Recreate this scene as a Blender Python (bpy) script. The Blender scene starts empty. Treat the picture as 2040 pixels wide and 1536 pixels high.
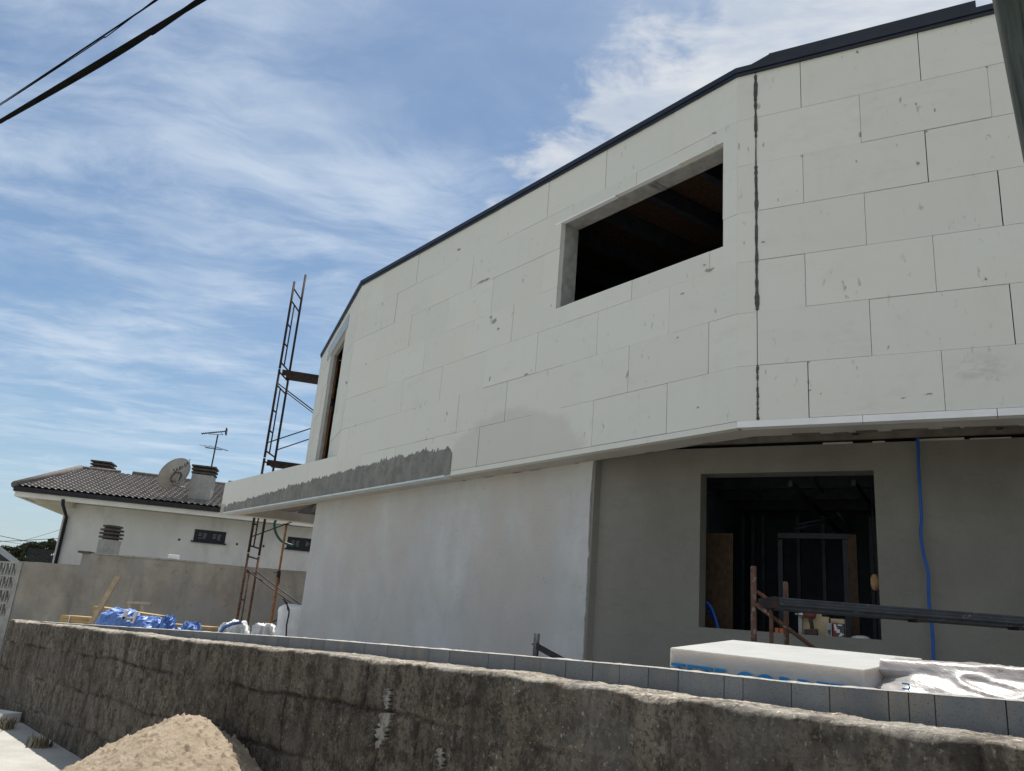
import bpy, bmesh, math, random
import numpy as np
from mathutils import Vector, Matrix

random.seed(7)
rng = np.random.default_rng(7)
R = math.radians
S = bpy.context.scene
COL = S.collection

# ------------------------------------------------------------------ camera
EYE = 1.65
FPX, PITCH, ROLL = 1634.9, 0.2921, 0.0833          # focal length in pixels of a 2040 px wide frame
_F = np.array([0, math.cos(PITCH), math.sin(PITCH)])
_U = np.array([0, -math.sin(PITCH), math.cos(PITCH)])
_c, _s = math.cos(ROLL), math.sin(ROLL)
_r = _c * np.array([1., 0, 0]) + _s * _U
_u = -_s * np.array([1., 0, 0]) + _c * _U
cam = bpy.data.objects.new('camera', bpy.data.cameras.new('camera'))
COL.objects.link(cam)
cam.matrix_world = Matrix(((_r[0], _u[0], -_F[0], 0), (_r[1], _u[1], -_F[1], 0), (_r[2], _u[2], -_F[2], EYE), (0, 0, 0, 1)))
cam.data.sensor_fit = 'HORIZONTAL'
cam.data.sensor_width = 36
cam.data.lens = FPX / 2040 * 36
cam.data.clip_start = .05
cam.data.clip_end = 5000
S.camera = cam

# ------------------------------------------------------------------ sky, sun, exposure
SUN_EL, SUN_AZ = 66.0, -2.0                          # azimuth from +Y towards +X
S.view_settings.view_transform = 'Standard'
S.view_settings.look = 'None'
S.view_settings.gamma = 1
S.view_settings.exposure = 0.24
S.view_settings.use_curve_mapping = False
sun = bpy.data.objects.new('sun', bpy.data.lights.new('sun', 'SUN'))
COL.objects.link(sun)
sun.data.energy = 5.0
sun.data.angle = R(.53)
sun.data.color = (1, .96, .88)
_sd = Vector((math.sin(R(SUN_AZ)) * math.cos(R(SUN_EL)), math.cos(R(SUN_AZ)) * math.cos(R(SUN_EL)), math.sin(R(SUN_EL))))
sun.rotation_euler = _sd.to_track_quat('Z', 'Y').to_euler()
sun.location = _sd * 60


class NT:
    """small helper for node trees"""
    def __init__(s, tree):
        s.t = tree
        s.n, s.l = tree.nodes, tree.links

    def node(s, typ, **kw):
        n = s.n.new(typ)
        for k, v in kw.items():
            setattr(n, k, v)
        return n

    def put(s, sock, v):
        if v is None:
            return
        if isinstance(v, bpy.types.NodeSocket):
            s.l.new(v, sock)
        else:
            if sock.type == 'RGBA' and len(v) == 3:
                v = (*v, 1)
            sock.default_value = v

    def math(s, op, a, b=None, c=None, clamp=False):
        n = s.node('ShaderNodeMath', operation=op, use_clamp=clamp)
        for i, v in enumerate((a, b, c)):
            s.put(n.inputs[i], v)
        return n.outputs[0]

    def vmath(s, op, a, b=None, scale=None):
        n = s.node('ShaderNodeVectorMath', operation=op)
        s.put(n.inputs[0], a)
        if b is not None:
            s.put(n.inputs[1], b)
        if scale is not None:
            s.put(n.inputs['Scale'], scale)
        return n.outputs['Value'] if op in ('DOT_PRODUCT', 'LENGTH', 'DISTANCE') else n.outputs[0]

    def mapping(s, vec, scale=(1, 1, 1), loc=(0, 0, 0), rot=(0, 0, 0)):
        n = s.node('ShaderNodeMapping')
        s.put(n.inputs[0], vec)
        n.inputs['Location'].default_value = loc
        n.inputs['Rotation'].default_value = rot
        n.inputs['Scale'].default_value = scale
        return n.outputs[0]

    def noise(s, vec, scale=5, detail=4, rough=.55, dist=0, color=False):
        n = s.node('ShaderNodeTexNoise')
        s.put(n.inputs['Vector'], vec)
        n.inputs['Scale'].default_value = scale
        n.inputs['Detail'].default_value = detail
        n.inputs['Roughness'].default_value = rough
        n.inputs['Distortion'].default_value = dist
        return n.outputs['Color' if color else 'Fac']

    def voronoi(s, vec, scale=5, feature='F1', rand=1):
        n = s.node('ShaderNodeTexVoronoi', feature=feature)
        s.put(n.inputs['Vector'], vec)
        n.inputs['Scale'].default_value = scale
        n.inputs['Randomness'].default_value = rand
        return n.outputs['Distance']

    def ramp(s, fac, a, b, smooth=False):
        """0 below a, 1 above b"""
        n = s.node('ShaderNodeMapRange', interpolation_type='SMOOTHSTEP' if smooth else 'LINEAR')
        s.put(n.inputs['Value'], fac)
        n.inputs['From Min'].default_value = a
        n.inputs['From Max'].default_value = b
        return n.outputs[0]

    def mix(s, fac, a, b, mode='MIX'):
        n = s.node('ShaderNodeMix', data_type='RGBA', blend_type=mode)
        s.put(n.inputs[0], fac)
        s.put(n.inputs[6], a)
        s.put(n.inputs[7], b)
        return n.outputs[2]


world = bpy.data.worlds.new('World')
S.world = world
world.use_nodes = True
W = NT(world.node_tree)
bg = W.n['Background']
SKY = .08
sky = W.node('ShaderNodeTexSky', sky_type='NISHITA')
sky.sun_disc = False
sky.sun_elevation = R(SUN_EL)
sky.sun_rotation = R(SUN_AZ)
sky.altitude = 100
sky.air_density = 1.0
sky.dust_density = .6
sky.ozone_density = 1.6
dirv = W.vmath('NORMALIZE', W.node('ShaderNodeTexCoord').outputs['Generated'])
sep = W.node('ShaderNodeSeparateXYZ')
W.l.new(dirv, sep.inputs[0])
zc = W.math('MAXIMUM', sep.outputs[2], .06)
cu = W.math('DIVIDE', sep.outputs[0], zc)
cv = W.math('DIVIDE', sep.outputs[1], zc)
cmb = W.node('ShaderNodeCombineXYZ')
W.l.new(cu, cmb.inputs[0])
W.l.new(cv, cmb.inputs[1])
cp = cmb.outputs[0]                                   # position on a flat cloud layer one unit overhead
warp = W.vmath('ADD', cp, W.vmath('SCALE', W.noise(cp, 1.3, 3, .5, color=True), scale=.55))
# high thin cirrus, drawn out in streaks
st1 = W.noise(W.mapping(warp, (1.0, 2.3, 1), (3.1, .7, 0), (0, 0, R(28))), 1.15, 9, .62)
st2 = W.noise(W.mapping(warp, (1.6, 3.4, 1), (9.3, 4.2, 0), (0, 0, R(50))), 1.7, 8, .66)
veil = W.noise(W.mapping(cp, (1, 1.5, 1), (5.2, 1.4, 0)), .75, 4, .5)
soft = W.noise(W.mapping(warp, (1, 1.5, 1), (7.7, 2.9, 0), (0, 0, R(-20))), 1.9, 8, .60)
cir = W.math('MULTIPLY', W.ramp(W.math('ADD', W.math('ADD', W.math('MULTIPLY', st1, .26), W.math('MULTIPLY', st2, .20)), W.math('MULTIPLY', soft, .54)), .41, .66, True), W.ramp(veil, .27, .55, True))
cir = W.math('ADD', W.math('MULTIPLY', cir, .60), W.math('MULTIPLY', W.ramp(veil, .3, .75), .12), clamp=True)
# wisps low in the sky
lowm = W.math('MULTIPLY', W.ramp(cv, 2.2, 5.5, True), W.ramp(W.noise(W.mapping(warp, (.35, 1.3, 1), (1.3, 0, 0), (0, 0, R(-20))), 1.1, 6, .6), .46, .70, True))
cir = W.math('MAXIMUM', cir, W.math('MULTIPLY', lowm, .38))
# the bright cumulus bank over the roof
bank = W.math('ADD', W.math('ADD', W.math('MULTIPLY', cu, .914), W.math('MULTIPLY', cv, .406)), -.635)
puff = W.noise(W.mapping(cp, (1, 1, 1), (2.2, 3.3, 0)), 7.5, 9, .60, .3)
puff2 = W.noise(cp, 2.4, 4, .5)
edge = W.math('ADD', bank, W.math('ADD', W.math('MULTIPLY', W.math('SUBTRACT', puff, .5), .42), W.math('MULTIPLY', W.math('SUBTRACT', puff2, .5), .22)))
cum = W.math('MULTIPLY', W.ramp(edge, -.03, .10, True), W.ramp(cv, 2.6, 2.0))
cum = W.math('MULTIPLY', cum, W.ramp(cv, .2, .6))
cumcol = W.mix(W.ramp(W.noise(W.mapping(warp, (1, 1.6, 1), (0, 0, 0), (0, 0, R(30))), 4.5, 8, .6), .33, .68, True), (5.6, 6.35, 7.5), (8.1, 8.35, 8.7))
haze = W.math('POWER', W.math('SUBTRACT', 1.0, W.math('MAXIMUM', sep.outputs[2], 0)), 9.0)
skyc = W.mix(1.0, sky.outputs[0], (.94, 1.06, 1.09), 'MULTIPLY')
skyc = W.mix(W.math('MULTIPLY', haze, .80, clamp=True), skyc, (5.3, 6.15, 7.1))
cir = W.math('MULTIPLY', cir, W.ramp(sep.outputs[2], .04, .16, True))
skyc = W.mix(cir, skyc, (7.6, 8.6, 9.7))
skyc = W.mix(W.math('MULTIPLY', cum, .93), skyc, cumcol)
# unseen cumulus added behind the camera to brighten the shaded house walls
bk = W.math('MULTIPLY', W.ramp(cv, -.15, -.9, True), W.ramp(W.noise(W.mapping(cp, (1, 1, 1), (4, 4, 0)), 1.1, 8, .6, .3), .38, .52, True))
skyc = W.mix(bk, skyc, (7.6, 7.9, 8.2))
W.l.new(skyc, bg.inputs[0])
bg.inputs[1].default_value = SKY

# ------------------------------------------------------------------ pixel -> place helpers (survey of the site)
O = np.array([0, 0, EYE])


def ray(px, py):
    d = _F * FPX + _r * (px - 1020) + _u * (768 - py)
    return d / np.linalg.norm(d)


def onz(px, py, z):
    d = ray(px, py)
    return O + d * ((z - EYE) / d[2])


def ony(px, py, y):
    d = ray(px, py)
    return O + d * (y / d[1])


def onv(px, py, p, ang, off=0.0):
    a = R(ang)
    n = np.array([-math.sin(a), math.cos(a), 0])
    d = ray(px, py)
    q = np.array([p[0], p[1], 0]) + n * off - O
    return O + d * ((q @ n) / (d @ n))


# ------------------------------------------------------------------ mesh helpers
ORG = {}


def tag(o, label=None, cat=None, group=None, kind=None):
    if label:
        o['label'] = label
    if cat:
        o['category'] = cat
    if group:
        o['group'] = group
    if kind:
        o['kind'] = kind
    return o


def empty(name, loc, label, cat, group=None):
    o = bpy.data.objects.new(name, None)
    COL.objects.link(o)
    o.location = loc
    o.empty_display_size = .2
    ORG[o.name] = np.array(loc, float)
    return tag(o, label, cat, group)


def copy_tree(o, parent=None):
    c = o.copy()
    COL.objects.link(c)
    if parent is not None:
        c.parent = parent
    for ch in list(o.children):
        copy_tree(ch, c)
    return c


class MB:
    def __init__(s):
        s.v, s.f, s.sm, s.at = [], [], [], []       # verts, faces, smooth flag, vertex attribute
        s.uz = []

    def add(s, vs, fs, smooth=False, a=1.0, uz=None):
        b = len(s.v)
        s.v += [tuple(map(float, p)) for p in vs]
        s.f += [tuple(b + i for i in f) for f in fs]
        s.sm += [smooth] * len(fs)
        s.at += [a] * len(vs) if np.isscalar(a) else list(a)
        s.uz += uz if uz is not None else [(0, 0, 0)] * len(vs)
        return s

    def hexa(s, p, a=1.0, uz=None):
        """p: 4 bottom corners (ccw from above) + 4 top corners"""
        return s.add(p, [(3, 2, 1, 0), (4, 5, 6, 7), (0, 1, 5, 4), (1, 2, 6, 5), (2, 3, 7, 6), (3, 0, 4, 7)], False, a, uz)

    def box(s, c, sz, rz=0.0, a=1.0, axes=None):
        hx, hy, hz = sz[0] / 2, sz[1] / 2, sz[2] / 2
        if axes is None:
            ca, sa = math.cos(rz), math.sin(rz)
            ax = (np.array([ca, sa, 0]), np.array([-sa, ca, 0]), np.array([0, 0, 1.]))
        else:
            ax = [np.array(q, float) / np.linalg.norm(q) for q in axes]
        c = np.array(c, float)
        p = [c + ax[0] * x * hx + ax[1] * y * hy + ax[2] * z * hz for z in (-1, 1) for x, y in ((-1, -1), (1, -1), (1, 1), (-1, 1))]
        return s.hexa(p, a)

    def beam(s, p0, p1, w, h, up=(0, 0, 1), a=1.0):
        p0, p1 = np.array(p0, float), np.array(p1, float)
        d = p1 - p0
        L = np.linalg.norm(d)
        d /= L
        x = np.cross(d, np.array(up, float))
        x /= np.linalg.norm(x)
        y = np.cross(x, d)
        return s.box((p0 + p1) / 2, (L, w, h), a=a, axes=(d, -x, y))

    def tube(s, pts, r, n=10, cap=True, a=1.0):
        pts = [np.array(p, float) for p in pts]
        rs = [r] * len(pts) if np.isscalar(r) else r
        vs, fs = [], []
        t0 = pts[1] - pts[0]
        ref = np.array([0, 0, 1.]) if abs(t0[2]) < .9 * np.linalg.norm(t0) else np.array([1., 0, 0])
        for i, p in enumerate(pts):
            t = pts[min(i + 1, len(pts) - 1)] - pts[max(i - 1, 0)]
            t /= np.linalg.norm(t)
            x = np.cross(t, ref)
            x /= np.linalg.norm(x)
            y = np.cross(t, x)
            for k in range(n):
                q = 2 * math.pi * k / n
                vs.append(p + rs[i] * (math.cos(q) * x + math.sin(q) * y))
        for i in range(len(pts) - 1):
            for k in range(n):
                k2 = (k + 1) % n
                fs.append((i * n + k, i * n + k2, (i + 1) * n + k2, (i + 1) * n + k))
        s.add(vs, fs, True, a)
        if cap:
            b = len(s.v) - len(vs)
            s.f += [tuple(b + k for k in range(n))[::-1], tuple(b + (len(pts) - 1) * n + k for k in range(n))]
            s.sm += [False, False]
        return s

    def prism(s, poly, z0, z1, a=1.0):
        n = len(poly)
        vs = [(p[0], p[1], z0) for p in poly] + [(p[0], p[1], z1) for p in poly]
        fs = [tuple(range(n))[::-1], tuple(range(n, 2 * n))] + [(i, (i + 1) % n, n + (i + 1) % n, n + i) for i in range(n)]
        return s.add(vs, fs, False, a)

    def grid(s, P, smooth=True, a=None, flip=False):
        """P: (m, n, 3) array"""
        m, n = P.shape[:2]
        fs = []
        for i in range(m - 1):
            for j in range(n - 1):
                q = (i * n + j, i * n + j + 1, (i + 1) * n + j + 1, (i + 1) * n + j)
                fs.append(q[::-1] if flip else q)
        return s.add(P.reshape(-1, 3), fs, smooth, 1.0 if a is None else list(np.asarray(a).reshape(-1)))

    def build(s, name, mat, parent=None, label=None):
        m = bpy.data.meshes.new(name)
        off = np.zeros(3)
        if parent is not None:
            off = ORG[parent.name]
        m.from_pydata([tuple(np.array(p) - off) for p in s.v], [], s.f)
        m.polygons.foreach_set('use_smooth', s.sm)
        at = m.attributes.new('tone', 'FLOAT', 'POINT')
        at.data.foreach_set('value', [float(q) for q in s.at])
        if any(q != (0, 0, 0) for q in s.uz):
            a2 = m.attributes.new('uz', 'FLOAT_VECTOR', 'POINT')
            a2.data.foreach_set('vector', np.array(s.uz, float).ravel())
        m.materials.append(mat)
        m.update()
        o = bpy.data.objects.new(name, m)
        COL.objects.link(o)
        if parent is not None:
            o.parent = parent
        ORG[o.name] = off
        if label:
            o['label'] = label
        return o


def bevel(o, w, seg=2):
    bm = bmesh.new()
    bm.from_mesh(o.data)
    bmesh.ops.bevel(bm, geom=list(bm.edges), offset=w, segments=seg, profile=.6, affect='EDGES', clamp_overlap=True)
    bm.to_mesh(o.data)
    bm.free()
    return o


def _hash(ix, iy, seed):
    h = (ix.astype(np.int64) * 374761393 + iy.astype(np.int64) * 668265263 + seed * 144664) & 0x7fffffff
    h = ((h ^ (h >> 13)) * 1274126177) & 0x7fffffff
    return ((h ^ (h >> 16)) & 0xffff) / 65535.0


def vnoise(x, y, seed=0):
    x, y = np.asarray(x, float), np.asarray(y, float)
    ix, iy = np.floor(x), np.floor(y)
    fx, fy = x - ix, y - iy
    fx, fy = fx * fx * (3 - 2 * fx), fy * fy * (3 - 2 * fy)
    a, b = _hash(ix, iy, seed), _hash(ix + 1, iy, seed)
    c, d = _hash(ix, iy + 1, seed), _hash(ix + 1, iy + 1, seed)
    return (a + (b - a) * fx) * (1 - fy) + (c + (d - c) * fx) * fy


def fbm(x, y, seed=0, oct=4, gain=.5):
    t, amp, n = 0, 1.0, 0
    for k in range(oct):
        t = t + amp * (vnoise(x * 2 ** k, y * 2 ** k, seed + k) - .5)
        n += amp
        amp *= gain
    return t / n * 2


# ------------------------------------------------------------------ materials
def material(name, fn, rough=.85, bump=None, metal=0, spec=.3):
    m = bpy.data.materials.new(name)
    m.use_nodes = True
    T = NT(m.node_tree)
    b = T.n['Principled BSDF']
    T.co = T.node('ShaderNodeTexCoord').outputs['Object']
    T.tone = T.node('ShaderNodeAttribute', attribute_name='tone').outputs['Fac']
    T.uz = T.node('ShaderNodeAttribute', attribute_name='uz').outputs['Vector']
    T.b = b
    out = fn(T)
    h = None
    if isinstance(out, tuple) and len(out) == 2 and isinstance(out[1], tuple):
        out, h = out
    T.put(b.inputs['Base Color'], out)
    b.inputs['Roughness'].default_value = rough
    b.inputs['Metallic'].default_value = metal
    b.inputs['Specular IOR Level'].default_value = spec
    if h:
        bn = T.node('ShaderNodeBump')
        bn.inputs['Distance'].default_value = h[1]
        bn.inputs['Strength'].default_value = h[2] if len(h) > 2 else 1
        T.l.new(h[0], bn.inputs['Height'])
        T.l.new(bn.outputs[0], b.inputs['Normal'])
    return m


def simple(name, ca, cb, scale=6, detail=5, lo=.35, hi=.65, rough=.8, bumpd=.002, metal=0, spec=.3, stretch=(1, 1, 1), fine=0):
    def fn(T):
        co = T.mapping(T.co, stretch)
        n = T.noise(co, scale, detail, .6)
        c = T.mix(T.ramp(n, lo, hi), ca, cb)
        if fine:
            c = T.mix(T.math('MULTIPLY', T.ramp(T.noise(T.co, fine, 2, .5), .3, .7), .5), c, T.mix(1.0, c, (.62, .62, .62), 'MULTIPLY'))
        c = T.mix(1.0, c, T.node_tone(), 'MULTIPLY') if False else c
        return (c, (T.noise(co, scale * 5, 4, .6), bumpd))
    return material(name, fn, rough, None, metal, spec)


def _eps(T):
    tone = T.node('ShaderNodeCombineColor')
    for i in range(3):
        T.l.new(T.tone, tone.inputs[i])
    c = T.mix(1.0, (.665, .675, .642), tone.outputs[0], 'MULTIPLY')
    c = T.mix(T.math('MULTIPLY', T.ramp(T.noise(T.co, 1.1, 4, .55), .42, .72), .35), c, (.66, .645, .575))
    c = T.mix(T.math('MULTIPLY', T.ramp(T.noise(T.mapping(T.co, (1, 1, .45)), 3.4, 6, .7), .55, .80), .22), c, (.50, .49, .45))
    # scuffs and knocks: short dark dashes, rare
    sc = T.math('MULTIPLY', T.ramp(T.noise(T.mapping(T.uz, (16, 1, 7), (0, 0, 0), (0, R(35), 0)), 1.0, 3, .5), .63, .70),
                T.ramp(T.noise(T.uz, 2.3, 3, .5), .52, .62))
    c = T.mix(T.math('MULTIPLY', sc, .7), c, (.20, .20, .18))
    c = T.mix(T.math('MULTIPLY', T.math('MULTIPLY', T.ramp(T.noise(T.mapping(T.uz, (1.6, 1, 4), (3, 0, 1), (0, R(-15), 0)), 1.6, 6, .72), .52, .74), T.ramp(T.noise(T.uz, .8, 2, .5), .42, .62)), .30), c, (.42, .415, .39))
    # beads
    c = T.mix(T.math('MULTIPLY', T.ramp(T.noise(T.co, 160, 2, .5), .35, .65), .10), c, (.55, .55, .51))
    # smudges by the right hand end of the lowest course
    d = T.vmath('LENGTH', T.vmath('MULTIPLY', T.vmath('SUBTRACT', T.uz, (1.86, 1, 3.86)), (3.4, 1, 5.5)))
    sm = T.math('MULTIPLY', T.ramp(d, 1.1, .2, True), T.ramp(T.noise(T.mapping(T.uz, (5, 1, 11), (0, 0, 0), (0, R(-25), 0)), 1, 5, .7), .42, .68))
    c = T.mix(T.math('MULTIPLY', sm, .55), c, (.34, .335, .315))
    # thin skim coat brushed on low down in the middle of the long front
    d2 = T.vmath('LENGTH', T.vmath('MULTIPLY', T.vmath('SUBTRACT', T.uz, (-3.25, 0, 3.42)), (.72, 10, 1.30)))
    d2 = T.math('ADD', d2, T.math('MULTIPLY', T.math('SUBTRACT', T.noise(T.uz, 3.5, 4, .6), .5), .30))
    c = T.mix(T.math('MULTIPLY', T.ramp(d2, 1.02, .88, True), .62), c, (.53, .522, .48))
    return (c, (T.noise(T.co, 110, 3, .6), .0012))


M = {}
M['eps'] = material('white_foam_board', _eps, .9, spec=.15)
M['eps_strip'] = simple('foam_strip', (.74, .75, .76), (.80, .81, .84), 5, rough=.8, bumpd=.0005)
M['core'] = simple('grey_adhesive_wall', (.17, .17, .165), (.26, .26, .25), 7, bumpd=.004)
M['knock'] = simple('bruised_foam', (.24, .24, .225), (.38, .38, .36), 40, bumpd=.004)
M['filler'] = simple('dark_cement_joint', (.055, .055, .053), (.11, .11, .105), 30, bumpd=.006)


def _cement(T):
    n = T.noise(T.mapping(T.co, (1, 1, .5)), 5, 6, .65)
    c = T.mix(T.ramp(n, .3, .7), (.20, .20, .192), (.30, .30, .285))
    tr_ = T.noise(T.mapping(T.co, (1, 1, 1), (1, 2, 3)), 9, 7, .75)
    c = T.mix(T.math('MULTIPLY', T.ramp(tr_, .5, .68), .6), c, (.11, .112, .108))
    return (c, (T.math('ADD', T.noise(T.co, 60, 5, .7), T.math('MULTIPLY', tr_, 2)), .012))


M['cement'] = material('wet_cement_coat', _cement, .95, spec=.1)
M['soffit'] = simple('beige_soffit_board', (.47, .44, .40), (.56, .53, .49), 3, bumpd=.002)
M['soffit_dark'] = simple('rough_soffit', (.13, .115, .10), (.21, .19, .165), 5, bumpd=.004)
M['flashing'] = simple('dark_blue_metal_flashing', (.010, .015, .026), (.016, .022, .036), 4, rough=.4, bumpd=.0005, metal=.0, spec=.35)


def _plaster(T):
    base = T.noise(T.mapping(T.co, (1.1, 1.1, .8)), 2.2, 7, .64)
    c = T.mix(T.ramp(base, .33, .68), (.47, .475, .47), (.575, .58, .58))
    cl = T.noise(T.mapping(T.co, (1, 1, .6), (4, 2, 1)), 1.3, 5, .6)
    c = T.mix(T.math('MULTIPLY', T.ramp(cl, .45, .65), .55), c, (.475, .48, .485))
    pk = T.noise(T.mapping(T.co, (1, 1, .5), (8, 3, 2)), .9, 3, .5)
    c = T.mix(T.math('MULTIPLY', T.ramp(pk, .42, .66), .6), c, (.48, .44, .40))
    sw_ = T.noise(T.mapping(T.co, (1, 1, 2.2), (6, 1, 3), (R(12), R(25), 0)), 5, 6, .7)
    c = T.mix(T.math('MULTIPLY', T.ramp(sw_, .54, .66), .30), c, (.40, .415, .43))
    c = T.mix(T.math('MULTIPLY', T.ramp(T.noise(T.co, 38, 3, .5), .66, .72), .5), c, (.22, .22, .22))
    return (c, (T.noise(T.co, 40, 5, .6), .0018))


M['plaster'] = material('patchy_white_plaster', _plaster, .9, spec=.15)


def _basecoat(T):
    a = T.noise(T.mapping(T.co, (1, 1, .7)), 1.6, 5, .6)
    c = T.mix(T.ramp(a, .3, .7), (.195, .190, .170), (.25, .244, .222))
    sw_ = T.noise(T.mapping(T.co, (1, 1, 3), (6, 1, 3), (R(20), R(35), 0)), 3, 7, .72)
    c = T.mix(T.math('MULTIPLY', T.ramp(sw_, .52, .66), .28), c, (.16, .158, .145))
    c = T.mix(T.math('MULTIPLY', T.ramp(T.noise(T.co, 70, 3, .6), .62, .7), .5), c, (.33, .325, .30))
    return (c, (T.math('ADD', T.noise(T.co, 55, 5, .7), sw_), .004))


M['basecoat'] = material('grey_brown_base_coat', _basecoat, .92, spec=.12)
M['lintel'] = simple('pale_blue_board', (.36, .42, .50), (.44, .50, .58), 4, bumpd=.0008)
M['profile'] = simple('pale_plastic_edge_profile', (.50, .58, .60), (.66, .72, .73), 9, bumpd=.0005, rough=.5)
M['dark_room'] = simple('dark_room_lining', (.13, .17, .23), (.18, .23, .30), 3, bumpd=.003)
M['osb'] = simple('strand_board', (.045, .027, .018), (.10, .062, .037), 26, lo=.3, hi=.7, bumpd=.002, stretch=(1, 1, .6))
M['roof_deck'] = simple('dark_roof_deck', (.06, .036, .024), (.12, .072, .045), 20, bumpd=.002)
M['steel_dark'] = simple('dark_blue_steel', (.035, .042, .055), (.065, .075, .09), 6, rough=.5, metal=.2, bumpd=.0005)
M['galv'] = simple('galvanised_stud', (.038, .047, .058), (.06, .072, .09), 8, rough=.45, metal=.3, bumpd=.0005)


def _rust(T):
    n = T.noise(T.co, 14, 6, .65)
    c = T.mix(T.ramp(n, .35, .65), (.060, .032, .022), (.15, .075, .048))
    c = T.mix(T.math('MULTIPLY', T.ramp(T.noise(T.co, 33, 4, .6), .55, .7), .7), c, (.33, .27, .225))
    return (c, (T.noise(T.co, 90, 3, .6), .0012))


M['rust'] = material('rusty_steel_tube', _rust, .8)
M['rust_dark'] = simple('dark_rusted_steel', (.016, .013, .013), (.045, .026, .021), 12, bumpd=.001, rough=.75)
M['orange_prop'] = simple('orange_prop_paint', (.28, .115, .04), (.40, .18, .07), 14, bumpd=.001, rough=.6)
M['black'] = simple('black_steel', (.014, .017, .021), (.03, .034, .04), 12, bumpd=.0008, rough=.55)
M['black_cable'] = simple('black_cable_sheath', (.005, .005, .006), (.009, .009, .010), 8, bumpd=.0004, rough=.9, spec=.05)


def _plank(T):
    n = T.noise(T.co, 9, 6, .6)
    c = T.mix(T.ramp(n, .35, .65), (.020, .027, .040), (.045, .056, .074))
    sp = T.math('MULTIPLY', T.ramp(T.noise(T.co, 24, 5, .7), .60, .68), T.ramp(T.noise(T.co, 3.5, 2, .5), .40, .55))
    c = T.mix(sp, c, (.34, .33, .31))
    return (c, (T.noise(T.co, 60, 3, .6), .001))


M['plank'] = material('spattered_dark_steel', _plank, .5, spec=.45)
M['green'] = simple('green_hose', (.012, .075, .045), (.02, .10, .06), 12, bumpd=.0004, rough=.45)
M['blue_cable'] = simple('blue_cable_sheath', (.015, .085, .36), (.02, .11, .43), 6, bumpd=.0004, rough=.45)
M['wood'] = simple('yellow_timber', (.36, .235, .10), (.52, .37, .19), 10, stretch=(.5, 4, 4), bumpd=.002)
M['wood_old'] = simple('pale_timber', (.34, .255, .165), (.50, .39, .27), 10, stretch=(3, 3, .5), bumpd=.002)
M['wood_edge'] = simple('brown_timber_edge', (.09, .055, .022), (.17, .11, .05), 10, bumpd=.002)


def _tarp(T):
    n = T.noise(T.co, 7, 5, .6)
    c = T.mix(T.ramp(n, .35, .65), (.055, .14, .42), (.17, .31, .66))
    return (c, (T.noise(T.co, 26, 4, .6), .006))


M['tarp'] = material('blue_tarpaulin', _tarp, .45, spec=.5)
M['bag'] = simple('white_woven_bag', (.72, .73, .74), (.86, .86, .85), 6, bumpd=.008, rough=.7)
_bb = M['bag'].node_tree.nodes['Principled BSDF']
_bb.inputs['Subsurface Weight'].default_value = .7
_bb.inputs['Subsurface Radius'].default_value = (.25, .24, .22)
_bb.inputs['Subsurface Scale'].default_value = .6
M['metal_grey'] = simple('grey_metal', (.26, .27, .27), (.38, .38, .37), 9, bumpd=.001, rough=.55)


def _block(T):
    n = T.noise(T.co, 3.2, 5, .6)
    tone = T.node('ShaderNodeCombineColor')
    for i in range(3):
        T.l.new(T.tone, tone.inputs[i])
    c = T.mix(T.ramp(n, .3, .7), (.165, .178, .188), (.235, .243, .247))
    c = T.mix(1.0, c, tone.outputs[0], 'MULTIPLY')
    c = T.mix(T.math('MULTIPLY', T.ramp(T.noise(T.mapping(T.co, (1, 1, .25), (3, 1, 0)), 3.1, 4, .6), .56, .70), .6), c, (.30, .265, .215))
    c = T.mix(T.math('MULTIPLY', T.ramp(T.noise(T.co, 150, 3, .6), .58, .68), .75), c, (.075, .078, .08))
    return (c, (T.noise(T.co, 150, 4, .7), .004))


M['block'] = material('grey_concrete_block', _block, .95, spec=.1)
M['smear'] = simple('dull_mortar_smear', (.10, .097, .088), (.24, .23, .205), 22, lo=.38, hi=.55, bumpd=.006)
M['mortar'] = simple('pale_mortar_bed', (.30, .29, .27), (.50, .48, .44), 30, bumpd=.006)


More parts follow.
